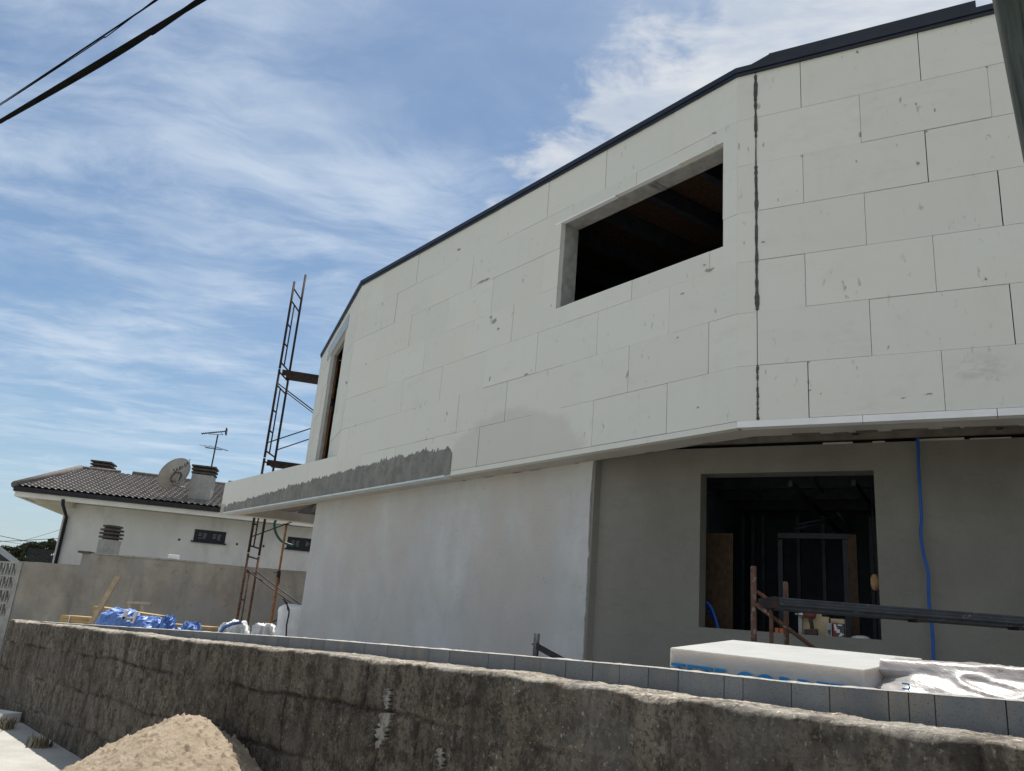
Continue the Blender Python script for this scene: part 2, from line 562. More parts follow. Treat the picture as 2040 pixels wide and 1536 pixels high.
def _stone(T):
    tone = T.node('ShaderNodeCombineColor')
    for i in range(3):
        T.l.new(T.tone, tone.inputs[i])
    big = T.noise(T.co, 1.5, 5, .6)
    c = T.mix(T.ramp(big, .34, .66), (.105, .090, .073), (.185, .164, .136))
    gr = T.noise(T.co, 7.5, 6, .72)
    c = T.mix(T.math('MULTIPLY', T.ramp(gr, .46, .60), .85), c, (.040, .036, .031))
    fine = T.noise(T.co, 42, 6, .75)
    c = T.mix(T.math('MULTIPLY', T.ramp(fine, .50, .60), .75), c, (.030, .027, .023))
    med = T.noise(T.mapping(T.co, (1, 1, .5), (2, 9, 4)), 17, 5, .7)
    c = T.mix(T.math('MULTIPLY', T.ramp(med, .55, .63), .7), c, (.032, .029, .025))
    c = T.mix(T.math('MULTIPLY', T.ramp(T.noise(T.mapping(T.co, (1, 1, 1), (3, 3, 3)), 2.2, 5, .65), .5, .62), .45), c, (.13, .125, .115))
    c = T.mix(T.math('MULTIPLY', T.ramp(T.noise(T.mapping(T.co, (1, 1, 1), (5, 1, 2)), 48, 4, .6), .60, .72), .7), c, (.36, .32, .265))
    # black run marks, drawn downwards
    rn = T.noise(T.mapping(T.co, (1, 1, .16), (1, 7, 0)), 6.5, 5, .62)
    c = T.mix(T.math('MULTIPLY', T.ramp(rn, .52, .68), .75), c, (.045, .04, .034))
    # pale runs of lime
    lm = T.math('MULTIPLY', T.ramp(T.noise(T.mapping(T.co, (1, 1, .22), (11, 2, 3)), 7, 5, .7), .67, .72), T.ramp(T.noise(T.co, .8, 2, .5), .45, .6))
    c = T.mix(lm, c, (.44, .42, .37))
    # round lichen spots
    vo = T.voronoi(T.mapping(T.co, (1, 1, .8)), 5.0)
    wob = T.math('ADD', vo, T.math('MULTIPLY', T.noise(T.co, 40, 3, .6), .06))
    lc = T.math('MULTIPLY', T.ramp(wob, .115, .095), T.ramp(T.noise(T.mapping(T.co, (1, 1, 1), (7, 7, 7)), 3, 2, .5), .60, .64))
    c = T.mix(T.math('MULTIPLY', lc, .8), c, (.42, .40, .32))
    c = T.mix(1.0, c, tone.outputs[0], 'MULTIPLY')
    return (c, (T.math('ADD', T.noise(T.co, 45, 6, .75), T.math('MULTIPLY', gr, 1.2)), .014))


M['stone'] = material('weathered_granite', _stone, .97, spec=.08)


def _sand(T):
    n = T.noise(T.co, 5, 6, .65)
    c = T.mix(T.ramp(n, .3, .7), (.44, .345, .245), (.57, .465, .35))
    c = T.mix(T.math('MULTIPLY', T.ramp(T.noise(T.co, 95, 3, .6), .56, .7), .6), c, (.58, .50, .40))
    c = T.mix(T.math('MULTIPLY', T.ramp(T.noise(T.co, 70, 3, .6), .56, .7), .5), c, (.20, .15, .10))
    return (c, (T.noise(T.co, 55, 6, .8), .022))


M['sand'] = material('builders_sand', _sand, .97, spec=.08)


def _road(T):
    n = T.noise(T.co, 2.2, 6, .65)
    c = T.mix(T.ramp(n, .3, .7), (.38, .362, .325), (.50, .48, .44))
    c = T.mix(T.math('MULTIPLY', T.ramp(T.noise(T.co, 60, 3, .6), .55, .7), .5), c, (.15, .14, .125))
    return (c, (T.noise(T.co, 70, 4, .7), .008))


M['road'] = material('pale_worn_road', _road, .95, spec=.1)
M['earth'] = simple('site_earth', (.24, .22, .19), (.35, .325, .29), 2.5, bumpd=.03, fine=30)
M['field'] = simple('dry_field', (.10, .11, .05), (.20, .18, .10), .4, bumpd=.05)


def _oldwall(T):
    n = T.noise(T.mapping(T.co, (1, 1, .8)), 1.0, 6, .65)
    c = T.mix(T.ramp(n, .32, .68), (.215, .197, .175), (.385, .36, .325))
    s = T.noise(T.mapping(T.co, (1, 1, .25), (3, 3, 0)), 2.4, 5, .65)
    c = T.mix(T.math('MULTIPLY', T.ramp(s, .52, .68), .7), c, (.19, .18, .165))
    g = T.noise(T.mapping(T.co, (1, 1, 1), (9, 1, 4)), .7, 4, .5)
    c = T.mix(T.math('MULTIPLY', T.ramp(g, .50, .60), .7), c, (.235, .24, .24))
    c = T.mix(T.math('MULTIPLY', T.ramp(T.noise(T.mapping(T.co, (1, 1, 1), (2, 6, 9)), 4, 6, .75), .57, .67), .6), c, (.13, .125, .118))
    return (c, (T.noise(T.co, 22, 5, .65), .006))


M['oldwall'] = material('stained_cement_render', _oldwall, .95, spec=.1)


def _nwall(T):
    n = T.noise(T.mapping(T.co, (1, 1, .6)), .8, 6, .62)
    c = T.mix(T.ramp(n, .32, .68), (.52, .525, .52), (.62, .625, .62))
    g = T.noise(T.mapping(T.co, (1, 1, .35), (2, 4, 0)), 1.5, 5, .65)
    c = T.mix(T.math('MULTIPLY', T.ramp(g, .52, .70), .5), c, (.34, .35, .355))
    return (c, (T.noise(T.co, 20, 4, .6), .004))


M['nwall'] = material('grubby_white_render', _nwall, .92, spec=.12)
M['fascia'] = simple('white_fascia', (.60, .60, .57), (.70, .70, .66), 2, bumpd=.002)
M['gutter'] = simple('black_gutter', (.010, .012, .018), (.025, .027, .034), 7, bumpd=.003, rough=.6)
M['tile'] = simple('grey_brown_roof_tile', (.17, .155, .145), (.275, .252, .238), 5, bumpd=.004, fine=18)
M['tile_dark'] = simple('dark_ridge_tile', (.09, .08, .075), (.16, .14, .13), 6, bumpd=.004)
M['conc_pale'] = simple('pale_concrete', (.30, .30, .29), (.40, .40, .385), 3, bumpd=.004, fine=25)
M['conc_dark'] = simple('sooty_concrete', (.05, .045, .042), (.10, .09, .08), 6, bumpd=.005)
M['dish'] = simple('grey_dish_paint', (.34, .33, .31), (.42, .41, .385), 3, bumpd=.001, rough=.6)
M['ink'] = simple('black_lettering', (.015, .015, .017), (.022, .022, .024), 5, bumpd=.0002)
M['ink_blue'] = simple('blue_lettering', (.02, .20, .46), (.03, .24, .52), 5, bumpd=.0002)
M['louvre'] = simple('navy_shutter', (.006, .009, .018), (.011, .015, .026), 5, bumpd=.001, rough=.5)
M['louvre_gap'] = simple('pale_grille_slot', (.20, .21, .22), (.28, .29, .30), 6, bumpd=.001)
M['leaf'] = simple('dark_pine_foliage', (.022, .030, .016), (.055, .062, .034), .9, bumpd=.01)
M['trunk'] = simple('pine_bark', (.05, .038, .028), (.09, .07, .05), 2, bumpd=.02)
M['weed'] = simple('dry_weed', (.12, .105, .06), (.22, .19, .12), 12, bumpd=.001)
M['slate'] = simple('slate_roof', (.03, .037, .046), (.05, .058, .07), 1.5, bumpd=.01)
M['white_slab'] = simple('white_slab', (.62, .61, .58), (.74, .73, .70), 5, bumpd=.003)


def _pole(T):
    n = T.noise(T.mapping(T.co, (9, 9, .35)), 2.2, 6, .65)
    c = T.mix(T.ramp(n, .32, .68), (.030, .038, .034), (.075, .088, .078))
    c = T.mix(T.math('MULTIPLY', T.ramp(T.noise(T.mapping(T.co, (20, 20, .5)), 2.5, 4, .6), .6, .68), .8), c, (.012, .014, .013))
    return (c, (n, .01))


M['pole'] = material('green_treated_timber', _pole, .85, spec=.2)


def _package(T):
    c = T.mix(T.ramp(T.noise(T.mapping(T.co, (1, 1, 6)), 4, 4, .6), .3, .7), (.39, .395, .385), (.46, .46, .45))
    T.b.inputs['Subsurface Weight'].default_value = .35
    T.b.inputs['Subsurface Radius'].default_value = (.24, .15, .10)
    T.b.inputs['Subsurface Scale'].default_value = .6
    T.b.inputs['Coat Weight'].default_value = .35
    T.b.inputs['Coat Roughness'].default_value = .2
    return (c, (T.noise(T.mapping(T.co, (1.2, 9, 9), (0, 0, 0), (0, 0, R(50))), 2.2, 4, .55), .012))


M['package'] = material('stacked_foam_boards', _package, .75, spec=.25)


def _wrap(T):
    c = T.mix(T.ramp(T.noise(T.co, 9, 4, .6), .3, .7), (.27, .25, .245), (.35, .33, .32))
    T.b.inputs['Subsurface Weight'].default_value = .35
    T.b.inputs['Subsurface Radius'].default_value = (.18, .13, .10)
    T.b.inputs['Subsurface Scale'].default_value = .8
    T.b.inputs['Coat Weight'].default_value = .35
    T.b.inputs['Coat Roughness'].default_value = .22
    return (c, (T.noise(T.mapping(T.co, (9, 1.5, 9), (0, 0, 0), (0, 0, R(40))), 2.6, 4, .6), .006))


M['wrap'] = material('crinkled_plastic_wrap', _wrap, .42, spec=.35)
M['drill_red'] = simple('red_brown_plastic', (.13, .030, .022), (.19, .05, .035), 14, bumpd=.001, rough=.5)
M['drill_dark'] = simple('dark_rubber', (.035, .025, .025), (.06, .045, .045), 14, bumpd=.001, rough=.6)
M['chrome'] = simple('steel_chuck', (.45, .46, .47), (.58, .58, .58), 20, rough=.3, metal=.7, bumpd=.0003)
M['card'] = simple('cardboard', (.46, .37, .23), (.56, .46, .31), 8, bumpd=.001)
M['orange'] = simple('orange_plastic', (.42, .11, .03), (.52, .16, .05), 9, bumpd=.001, rough=.5)
M['white_card'] = simple('white_card', (.55, .55, .55), (.66, .66, .66), 9, bumpd=.001)
M['dark_card'] = simple('dark_printed_card', (.06, .062, .075), (.11, .11, .125), 9, bumpd=.001)
M['red_card'] = simple('red_printed_card', (.22, .03, .03), (.28, .05, .045), 9, bumpd=.001)
M['tan'] = simple('tan_cloth', (.42, .24, .12), (.52, .32, .17), 9, bumpd=.003)


def text_mesh(body, size, depth, mat, name, parent, origin, ex, ey):
    """raised lettering on a surface: origin = lower left, ex / ey unit vectors"""
    cu_ = bpy.data.curves.new(name, 'FONT')
    cu_.body = body
    cu_.size = size
    cu_.extrude = depth
    to = bpy.data.objects.new(name, cu_)
    COL.objects.link(to)
    dg = bpy.context.evaluated_depsgraph_get()
    me = bpy.data.meshes.new_from_object(to.evaluated_get(dg))
    bpy.data.objects.remove(to)
    ex, ey = Vector(ex).normalized(), Vector(ey).normalized()
    ez = ex.cross(ey)
    ey = ez.cross(ex)
    off = ORG[parent.name]
    mw = Matrix((ex, ey, ez)).transposed().to_4x4()
    mw.translation = Vector(np.array(origin) - off)
    me.transform(mw)
    me.materials.clear()
    me.materials.append(mat)
    o = bpy.data.objects.new(name, me)
    COL.objects.link(o)
    o.parent = parent
    ORG[o.name] = off
    return o

# ================================================================== ground, road
g = MB().add([(-3000, -3000, -.012), (3000, -3000, -.012), (3000, 3000, -.012), (-3000, 3000, -.012)], [(0, 1, 2, 3)]).build('ground', M['field'])
tag(g, kind='structure')
WD = np.array([math.cos(R(-50)), math.sin(R(-50))])      # along the street wall, towards the right
WN = np.array([math.sin(R(50)), math.cos(R(50))])        # from the street into the plot


def wl(s, nd, z=0.0):
    p = WD * s + WN * nd
    return np.array([p[0], p[1], z])


nx, ny = 150, 60
ss, tt = np.meshgrid(np.linspace(-40, 12, nx), np.linspace(-9, 2.95, ny))
P = np.stack([WD[0] * ss + WN[0] * tt, WD[1] * ss + WN[1] * tt, .004 * fbm(ss * 2, tt * 2, 3)], -1)
tag(MB().grid(P).build('road', M['road']), kind='structure')
# raised building plot behind the street wall
LOT = .75
lot = [wl(-13.35, 3.28)[:2], wl(6, 3.28)[:2], (14, 4), (30, 30), (-6, 60), (-9.4, 21.4)]
tag(MB().prism(lot, -.01, LOT).build('terrain', M['earth']), kind='structure')

# ================================================================== street wall of granite blocks
top_px = [(-40, 1229), (28, 1234), (70, 1237), (74, 1241), (149, 1246), (223, 1254), (270, 1261), (297, 1261), (366, 1272), (483, 1282), (508, 1285), (617, 1296), (727, 1305),
          (793, 1315), (893, 1325), (993, 1337), (1080, 1343), (1127, 1356), (1240, 1366), (1320, 1378), (1390, 1391), (1437, 1394), (1532, 1402), (1588, 1412),
          (1690, 1426), (1754, 1440), (1814, 1441), (1885, 1452), (2040, 1473)]
ND = 2.95
tp = []
for x, y in top_px:
    q = onv(x, y, WN * (ND + .30), -50)                  # the crest as seen is the rear edge of the top
    tp.append((q[:2] @ WD, q[2]))
tp = np.array(tp)
S0 = onv(30, 1240, WN * (ND + .1), -50)[:2] @ WD + .10
S1 = tp[-1, 0] + 3.2


def wall_top(s):
    return np.interp(s, tp[:, 0], tp[:, 1])


NS, NF, NTOP = 1300, 130, 26
s_ = np.linspace(S0, S1, NS)
s_ = S0 + (S1 - S0) * (1 - (1 - np.linspace(0, 1, NS)) ** 1.55)      # finer towards the near end
ht = wall_top(s_)
rnd = random.Random(4)
courses = [(0, .30), (.30, .68), (.68, 1.06), (1.06, 1.7)]           # depth below the crest
blk = {}
for ci, c in enumerate(courses):
    x = S0 - rnd.uniform(0, .4)
    e = []
    while x < S1 + 1:
        e.append(x)
        x += rnd.choice([.42, .55, .7, .85, 1.0, 1.2])
    blk[ci] = (np.array(e), np.array([rnd.random() for _ in e]), np.array([rnd.random() for _ in e]))
vv = 1 - (1 - np.linspace(0, 1, NF)) ** 1.45
SS = np.repeat(s_[None, :], NF, 0)
DD = np.repeat((1 - vv)[:, None], NS, 1) * (ht[None, :] + .05)        # depth below crest, bottom row first
wob = .022 * fbm(SS * 1.3, DD * 1.3, 11, 3) + .018 * fbm(SS * 7, DD * 7, 12, 3)
wob2 = .045 * fbm(SS * 1.7 + 9, DD * 1.7, 17, 3) + .018 * fbm(SS * 7, DD * 7, 18, 3)
dd, sx = DD + wob + .008 * np.sin(SS * 1.1), SS + wob2
rec = np.zeros_like(DD)
tone = np.ones_like(DD)
for ci, (a, b) in enumerate(courses):
    inside = (dd >= a) & (dd < b) if ci else dd < b
    e, t1, t2 = blk[ci]
    k = np.clip(np.searchsorted(e, sx) - 1, 0, len(e) - 2)
    l, r_ = e[k], e[k + 1]
    du = np.minimum(sx - l, r_ - sx)
    dv = np.minimum(np.where(ci == 0, 9, dd - a), b - dd)
    dist = np.minimum(du, dv)
    j = np.clip(1 - dist / (.011 + .018 * vnoise(SS * 5, DD * 5, 5)), 0, 1)
    rr = .017 * j ** .8 * np.clip((vnoise(SS * 2.6, DD * 2.6, 6) - .27) * 5, 0, 1) - .007 * (t1[k] - .5)
    rec = np.where(inside, rr, rec)
    tj = 1 - .55 * j * np.clip((vnoise(SS * 2.3, DD * 2.3, 8) - .33) * 5, 0, 1) + .42 * np.clip(1 - dist / .05, 0, 1) * np.clip((.36 - vnoise(SS * 1.3, DD * 1.3, 8)) * 8, 0, 1)
    tone = np.where(inside, (.84 + .36 * t2[k]) * tj, tone)
rec = rec + .007 * fbm(SS * 4, DD * 4, 21, 5, .6) + .018 * np.clip(fbm(SS * 17, DD * 12, 31, 4, .65) - .12, 0, 1) + .005 * fbm(SS * 50, DD * 50, 33, 3)
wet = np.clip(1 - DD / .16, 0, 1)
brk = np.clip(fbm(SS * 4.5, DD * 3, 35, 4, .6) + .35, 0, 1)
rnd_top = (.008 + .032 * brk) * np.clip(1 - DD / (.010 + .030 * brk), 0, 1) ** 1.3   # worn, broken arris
lit_dust = np.clip(1 - DD / (.006 + .020 * brk + .012 * vnoise(SS * 25, DD * 25, 37)), 0, 1)   # pale dusty crest, brightened in colour to carry the sunlit strip
tone = tone * (1 - lit_dust) + 3.3 * lit_dust
nd = ND + rec + rnd_top
zz = ht[None, :] - DD
front = np.stack([WD[0] * SS + WN[0] * nd, WD[1] * SS + WN[1] * nd, zz], -1)
tv = np.linspace(0, 1, NTOP)[1:]
ST = np.repeat(s_[None, :], NTOP - 1, 0)
TT = np.repeat(tv[:, None], NS, 1)
ndt = nd[-1][None, :] * (1 - TT) + (ND + .36) * TT
zt = ht[None, :] + .004 * np.sin(TT * 3.0) + .011 * fbm(ST * 14, TT * 5, 41, 4, .7) * np.minimum(1, TT * 4) + .006 * fbm(ST * 1.5, TT, 47, 2) * np.minimum(1, TT * 3)
topg = np.stack([WD[0] * ST + WN[0] * ndt, WD[1] * ST + WN[1] * ndt, zt], -1)
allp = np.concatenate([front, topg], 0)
alltone = np.concatenate([tone, np.full((NTOP - 1, NS), 3.2) + .5 * fbm(ST * 5, TT * 4, 51, 3)], 0)  # top surface paled in colour too, as part of the sunlit strip
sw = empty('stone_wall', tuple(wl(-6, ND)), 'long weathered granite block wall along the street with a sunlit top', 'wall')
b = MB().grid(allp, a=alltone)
# end face and back so that it is a closed, solid wall
col0 = allp[:, 0, :]
endp = [tuple(p) for p in col0] + [tuple(wl(S0, ND + .36, 0))]
b.add(endp, [tuple(range(len(endp)))], False, .8)
bk = np.stack([np.stack([WD[0] * s_ + WN[0] * (ND + .36), WD[1] * s_ + WN[1] * (ND + .36), z], -1) for z in (zt[-1], np.zeros(NS))], 0)
b.grid(bk, smooth=False)
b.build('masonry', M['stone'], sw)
# grey mortar smears left on the face
m = MB()
for (x0, y0, x1, y1, wd) in ((768, 1420, 752, 1490, 22), (773, 1372, 768, 1412, 12), (876, 1490, 880, 1532, 12)):
    pts = []
    n = 60
    for i in range(n + 1):
        t = i / n
        w_ = wd * (.45 + .55 * math.sin(math.pi * min(1, .15 + t))) * (1 + .9 * (vnoise(i * .35, x0) - .5) + .5 * (vnoise(i * 1.1, x0 + 4) - .5))
        cx, cy = x0 + (x1 - x0) * t + 7 * (vnoise(i * .2, 3 + x0) - .5) + 1.2 * (vnoise(i * .4, 7 + x0) - .5), y0 + (y1 - y0) * t
        pts.append((onv(cx - w_ / 2, cy, WN * (ND - .019), -50), onv(cx + w_ / 2, cy, WN * (ND - .019), -50)))
    for i in range(n):
        a0, a1, b0, b1 = pts[i][0], pts[i][1], pts[i + 1][0], pts[i + 1][1]
        q = np.array([WN[0], WN[1], 0]) * .05
        m.hexa([b0, b1, b1 + q, b0 + q, a0, a1, a1 + q, a0 + q])
m.build('mortar_smear', M['smear'], sw)

# ================================================================== block wall on the plot edge
BN = 3.36
bl = empty('block_wall', tuple(wl(-3, BN, LOT)), 'low wall of grey concrete blocks behind the granite street wall', 'wall')


def btop(s):
    return 1.524 + .0295 * s + .0 * s


sb0 = onv(100, 1240, WN * BN, -50)[:2] @ WD
z_ref = [onv(x, y, WN * BN, -50) for x, y in ((100, 1240), (600, 1271), (1000, 1304), (1300, 1330), (1600, 1363), (2040, 1398))]
bs, bz = np.array([q[:2] @ WD for q in z_ref]), np.array([q[2] for q in z_ref])
fitc = np.polyfit(bs, bz, 2)


def btop(s):
    return float(np.interp(s, np.r_[bs[0] - 2, bs, bs[-1] + 3], np.r_[bz[0] - .05, bz, bz[-1] + .03]))


jx = [846, 887, 920, 967, 1020, 1073, 1124, 1178, 1232, 1290, 1350, 1442, 1480, 1577, 1653, 1770, 1810, 1862, 2003]
js = [onv(x, 1390, WN * BN, -50)[:2] @ WD for x in jx]
while js[0] > sb0 - .3:
    js.insert(0, js[0] - random.choice([.2, .3, .4]))
s_end = js[-1] + 3
while js[-1] < s_end:
    js.append(js[-1] + .4)
m = MB()
for i in range(len(js) - 1):
    a, c = js[i] + .0025, js[i + 1] - .0025
    o_ = random.uniform(-.002, .002)
    tn = random.uniform(.88, 1.1)
    for zlo, zhi in ((LOT, None),):
        m.hexa([wl(a, BN + o_, zlo), wl(c, BN + o_, zlo), wl(c, BN + .15, zlo), wl(a, BN + .15, zlo),
                wl(a, BN + o_, btop(a)), wl(c, BN + o_, btop(c)), wl(c, BN + .15, btop(c)), wl(a, BN + .15, btop(a))], tn)
m.build('blockwork', M['block'], bl)
m = MB()
m.hexa([wl(js[0], BN + .012, LOT), wl(js[-1], BN + .012, LOT), wl(js[-1], BN + .14, LOT), wl(js[0], BN + .14, LOT),
        wl(js[0], BN + .012, btop(js[0]) - .02), wl(js[-1], BN + .012, btop(js[-1]) - .02), wl(js[-1], BN + .14, btop(js[-1]) - .02), wl(js[0], BN + .14, btop(js[0]) - .02)])
m.build('joint_mortar', M['filler'], bl)
n = 900
sq = np.linspace(js[0], js[-1], n)
hh = np.array([btop(q) for q in sq])
cr = .002 + .010 * np.clip(fbm(sq * 18, sq * 0, 61, 4, .7) - .05, 0, 1)
rows = []
for off, k in ((-.003, -.15), (.004, .5), (.04, 1), (.09, 1.1), (.13, .7), (.155, -.15)):
    kk = cr * k + (.004 * fbm(sq * 30, off * 40 + sq * 0, 71, 3) if 0 < k else 0)
    rows.append(np.stack([WD[0] * sq + WN[0] * (BN + off), WD[1] * sq + WN[1] * (BN + off), hh + kk + .001], -1))
MB().grid(np.array(rows), smooth=False).build('mortar_bed', M['mortar'], bl)

# ================================================================== sand pile against the wall
pk = onv(372, 1428, WN * 2.60, -50)
ps, pn, pz = pk[:2] @ WD, pk[:2] @ WN, pk[2]
ns, nn = 420, 330
A_, B_ = np.meshgrid(np.linspace(ps - 1.9, ps + 1.9, ns), np.linspace(pn - 1.9, ND + .06, nn))
dx, dy = A_ - ps - .0, B_ - pn
rad = np.sqrt((dx * np.where(dx > 0, .60, 1.0)) ** 2 + dy ** 2 + .02)
rad = rad * (1 + .12 * fbm(A_ * .9, B_ * .9, 81, 3)) + .05 * fbm(A_ * 3, B_ * 3, 83, 3)
h = pz + .085 - .63 * rad
h = h + .022 * fbm(A_ * 4, B_ * 4, 85, 4, .6) + .018 * np.clip(fbm(A_ * 13, B_ * 13, 87, 4, .6), -.2, 1) + .012 * np.clip(fbm(A_ * 36, B_ * 36, 89, 3), 0, 1)
clod = vnoise(A_ * 34, B_ * 34, 88)
h = h + np.where(clod > .70, (clod - .70) * .09, 0)
h = np.where(h < -.03, -.03, h)
P = np.stack([WD[0] * A_ + WN[0] * B_, WD[1] * A_ + WN[1] * B_, h], -1)
tag(MB().grid(P, smooth=True).build('sand_pile', M['sand']), "heap of pale builder's sand against the granite street wall", 'sand pile')

# weeds and a slab at the foot of the wall's far end
for k, (x, y, hgt, lab) in enumerate(((4, 1452, .17, 'dry weed tuft beside the white slab past the granite wall end'), (78, 1488, .15, 'small dark weed tuft at the shaded foot of the granite wall'))):
    p0 = onz(x, y, 0)
    m = MB()
    rr = random.Random(k + 3)
    for i in range(70):
        a = rr.uniform(0, 6.28)
        l = hgt * rr.uniform(.4, 1)
        lean = rr.uniform(.1, .8)
        base = p0 + np.array([rr.uniform(-.12, .12), rr.uniform(-.12, .12), 0])
        tip = base + np.array([math.cos(a) * l * lean, math.sin(a) * l * lean, l])
        mid = (base + tip) / 2 + np.array([0, 0, l * .12])
        w_ = np.array([-math.sin(a), math.cos(a), 0]) * .008
        m.add([base - w_, base + w_, mid + w_, mid - w_, tip], [(0, 1, 2, 3), (3, 2, 4)])
    tag(m.build('weed_tuft', M['weed']), lab, 'weed', 'weeds along the wall foot')
p0 = onz(14, 1440, 0)
tag(bevel(MB().box(p0 + np.array([-.2, .1, .06]), (.5, .3, .12), R(-20)).build('slab', M['white_slab']), .01), 'small white slab on the road at the far end of the granite wall', 'slab')

# ================================================================== the new house
C0 = np.array([1.9556, 6.8075])
AA, AB = -52.574, -29.883
dA = np.array([math.cos(R(AA)), math.sin(R(AA))]); nA = np.array([-dA[1], dA[0]])
dB = np.array([math.cos(R(AB)), math.sin(R(AB))]); nB = np.array([-dB[1], dB[0]])
UL, UT = -7.6, -12.55
P0 = C0 + dA * UL
TIP = C0 + dA * UT
dF = np.array([math.cos(R(109.92)), math.sin(R(109.92))]); nF = np.array([dF[1], -dF[0]])
LF = 4.45
P1 = P0 + dF * LF
BE = C0 + dB * 6.0
P2 = P1 + np.array([.953, .303]) * 8.5
P3 = BE + nB * 9
ZS, ZB, ZR = 3.484, 3.544, 7.06
SE = [3.544, 4.038, 4.538, 5.038, 5.538, 6.038, 6.538, 7.06]
house = empty('new_house', (C0[0], C0[1] + 3, LOT), 'unfinished two storey house clad in white foam boards with an overhanging upper floor', 'house')


class Face:
    """a vertical wall plane: u along, w inwards, z up"""
    def __init__(s, o, d, n):
        s.o, s.d, s.n = o, d, n

    def p(s, u, w, z):
        q = s.o + s.d * u + s.n * w
        return np.array([q[0], q[1], z])

    def slab(s, m, u0, u1, w0, w1, z0, z1, a=1.0, uz=None):
        c = [s.p(u0, w0, z0), s.p(u1, w0, z0), s.p(u1, w1, z0), s.p(u0, w1, z0), s.p(u0, w0, z1), s.p(u1, w0, z1), s.p(u1, w1, z1), s.p(u0, w1, z1)]
        if s.n @ np.array([-s.d[1], s.d[0]]) < 0:
            c = [c[i] for i in (3, 2, 1, 0, 7, 6, 5, 4)]
        q = None
        if uz is not None:
            q = [(u0, uz, z0), (u1, uz, z0), (u1, uz, z0), (u0, uz, z0), (u0, uz, z1), (u1, uz, z1), (u1, uz, z1), (u0, uz, z1)]
            if s.n @ np.array([-s.d[1], s.d[0]]) < 0:
                q = [q[i] for i in (3, 2, 1, 0, 7, 6, 5, 4)]
        m.hexa(c, a, q)

    def px(s, x, y, w=0.0):
        q = onv(x, y, s.o + s.n * w, math.degrees(math.atan2(s.d[1], s.d[0])))
        return (q[:2] - s.o) @ s.d, q[2]


OD, OC = .335, 1.20
FD, FC = Face(C0 + nA * OD, dA, nA), Face(C0 + nB * OC, dB, nB)
uC0 = FC.px(1208, 1100)[0] - .15
FA, FB, FF = Face(C0, dA, nA), Face(C0, dB, nB), Face(P0, dF, nF)


def cut(rect, hole):
    u0, u1, z0, z1 = rect
    a0, a1, b0, b1 = hole
    if a1 <= u0 or a0 >= u1 or b1 <= z0 or b0 >= z1:
        return [rect]
    out = []
    if a0 > u0: out.append((u0, a0, z0, z1))
    if a1 < u1: out.append((a1, u1, z0, z1))
    m0, m1 = max(u0, a0), min(u1, a1)
    if b0 > z0: out.append((m0, m1, z0, b0))
    if b1 < z1: out.append((m0, m1, b1, z1))
    return out


def cladding(face, name, u0, u1, phase, holes, uzk, rows=None, thick=.08, seed=1):
    m = MB()
    rr = random.Random(seed)
    rows = rows or list(range(7))
    for i in rows:
        z0, z1 = SE[i], SE[i + 1]
        e = [u0]
        k = math.floor(u0) - 1 + phase[i % 2] % 1
        while k < u1:
            if k > u0 + .06 and k < u1 - .05:
                e.append(k)
            k += 1
        e.append(u1)
        for j in range(len(e) - 1):
            rects = [(e[j], e[j + 1], z0, z1)]
            for h_ in holes:
                rects = [q for r0 in rects for q in cut(r0, h_)]
            tn = rr.uniform(.965, 1.02)
            off = rr.uniform(-.0035, .0035)
            gl, gr, gb, gt = (rr.choice([.001, .0018, .0028, .0042] if uzk == 1 else [.0006, .0012, .0020, .0034]) for _ in range(4))
            gb, gt = gb * .8, gt * .8
            for (a, b_, c, d) in rects:
                face.slab(m, a + (gl if a == e[j] and j else 0), b_ - (gr if b_ == e[j + 1] and j < len(e) - 2 else 0), off, thick, c + (gb if c == z0 else 0), d - (gt if d == z1 else 0), tn, uzk)
    return m


WA = (-2.515, -.16, 5.262, 6.385)                       # upper window in the long front
WF = (1.15, 2.80, 4.1, 6.62)                            # tall opening in the end wall
m = cladding(FA, 'cladding', UL, 0, (.204, .688), [WA], 0, seed=3)
ca_ = m.build('insulation_cladding', M['eps'], house, 'long upper front of white foam boards with a wide window hole')
m = cladding(FB, 'cladding', .18, 6.0, (.5925, .0925), [], 1, seed=5)
for i in range(7):
    FB.slab(m, .0, .172, .0, .08, SE[i] + .001, SE[i + 1] - .001, .965 + .03 * (i % 2), 1)
cb_ = m.build('insulation_cladding', M['eps'], house, 'nearer upper wall of large white foam boards with a dark vertical joint')
m = cladding(FF, 'cladding', 0.004, LF, (.35, .85), [WF], 2, rows=list(range(1, 7)), seed=8)
cf_ = m.build('insulation_cladding', M['eps'], house, 'narrow end wall of white foam boards with a tall opening')
chips = MB()
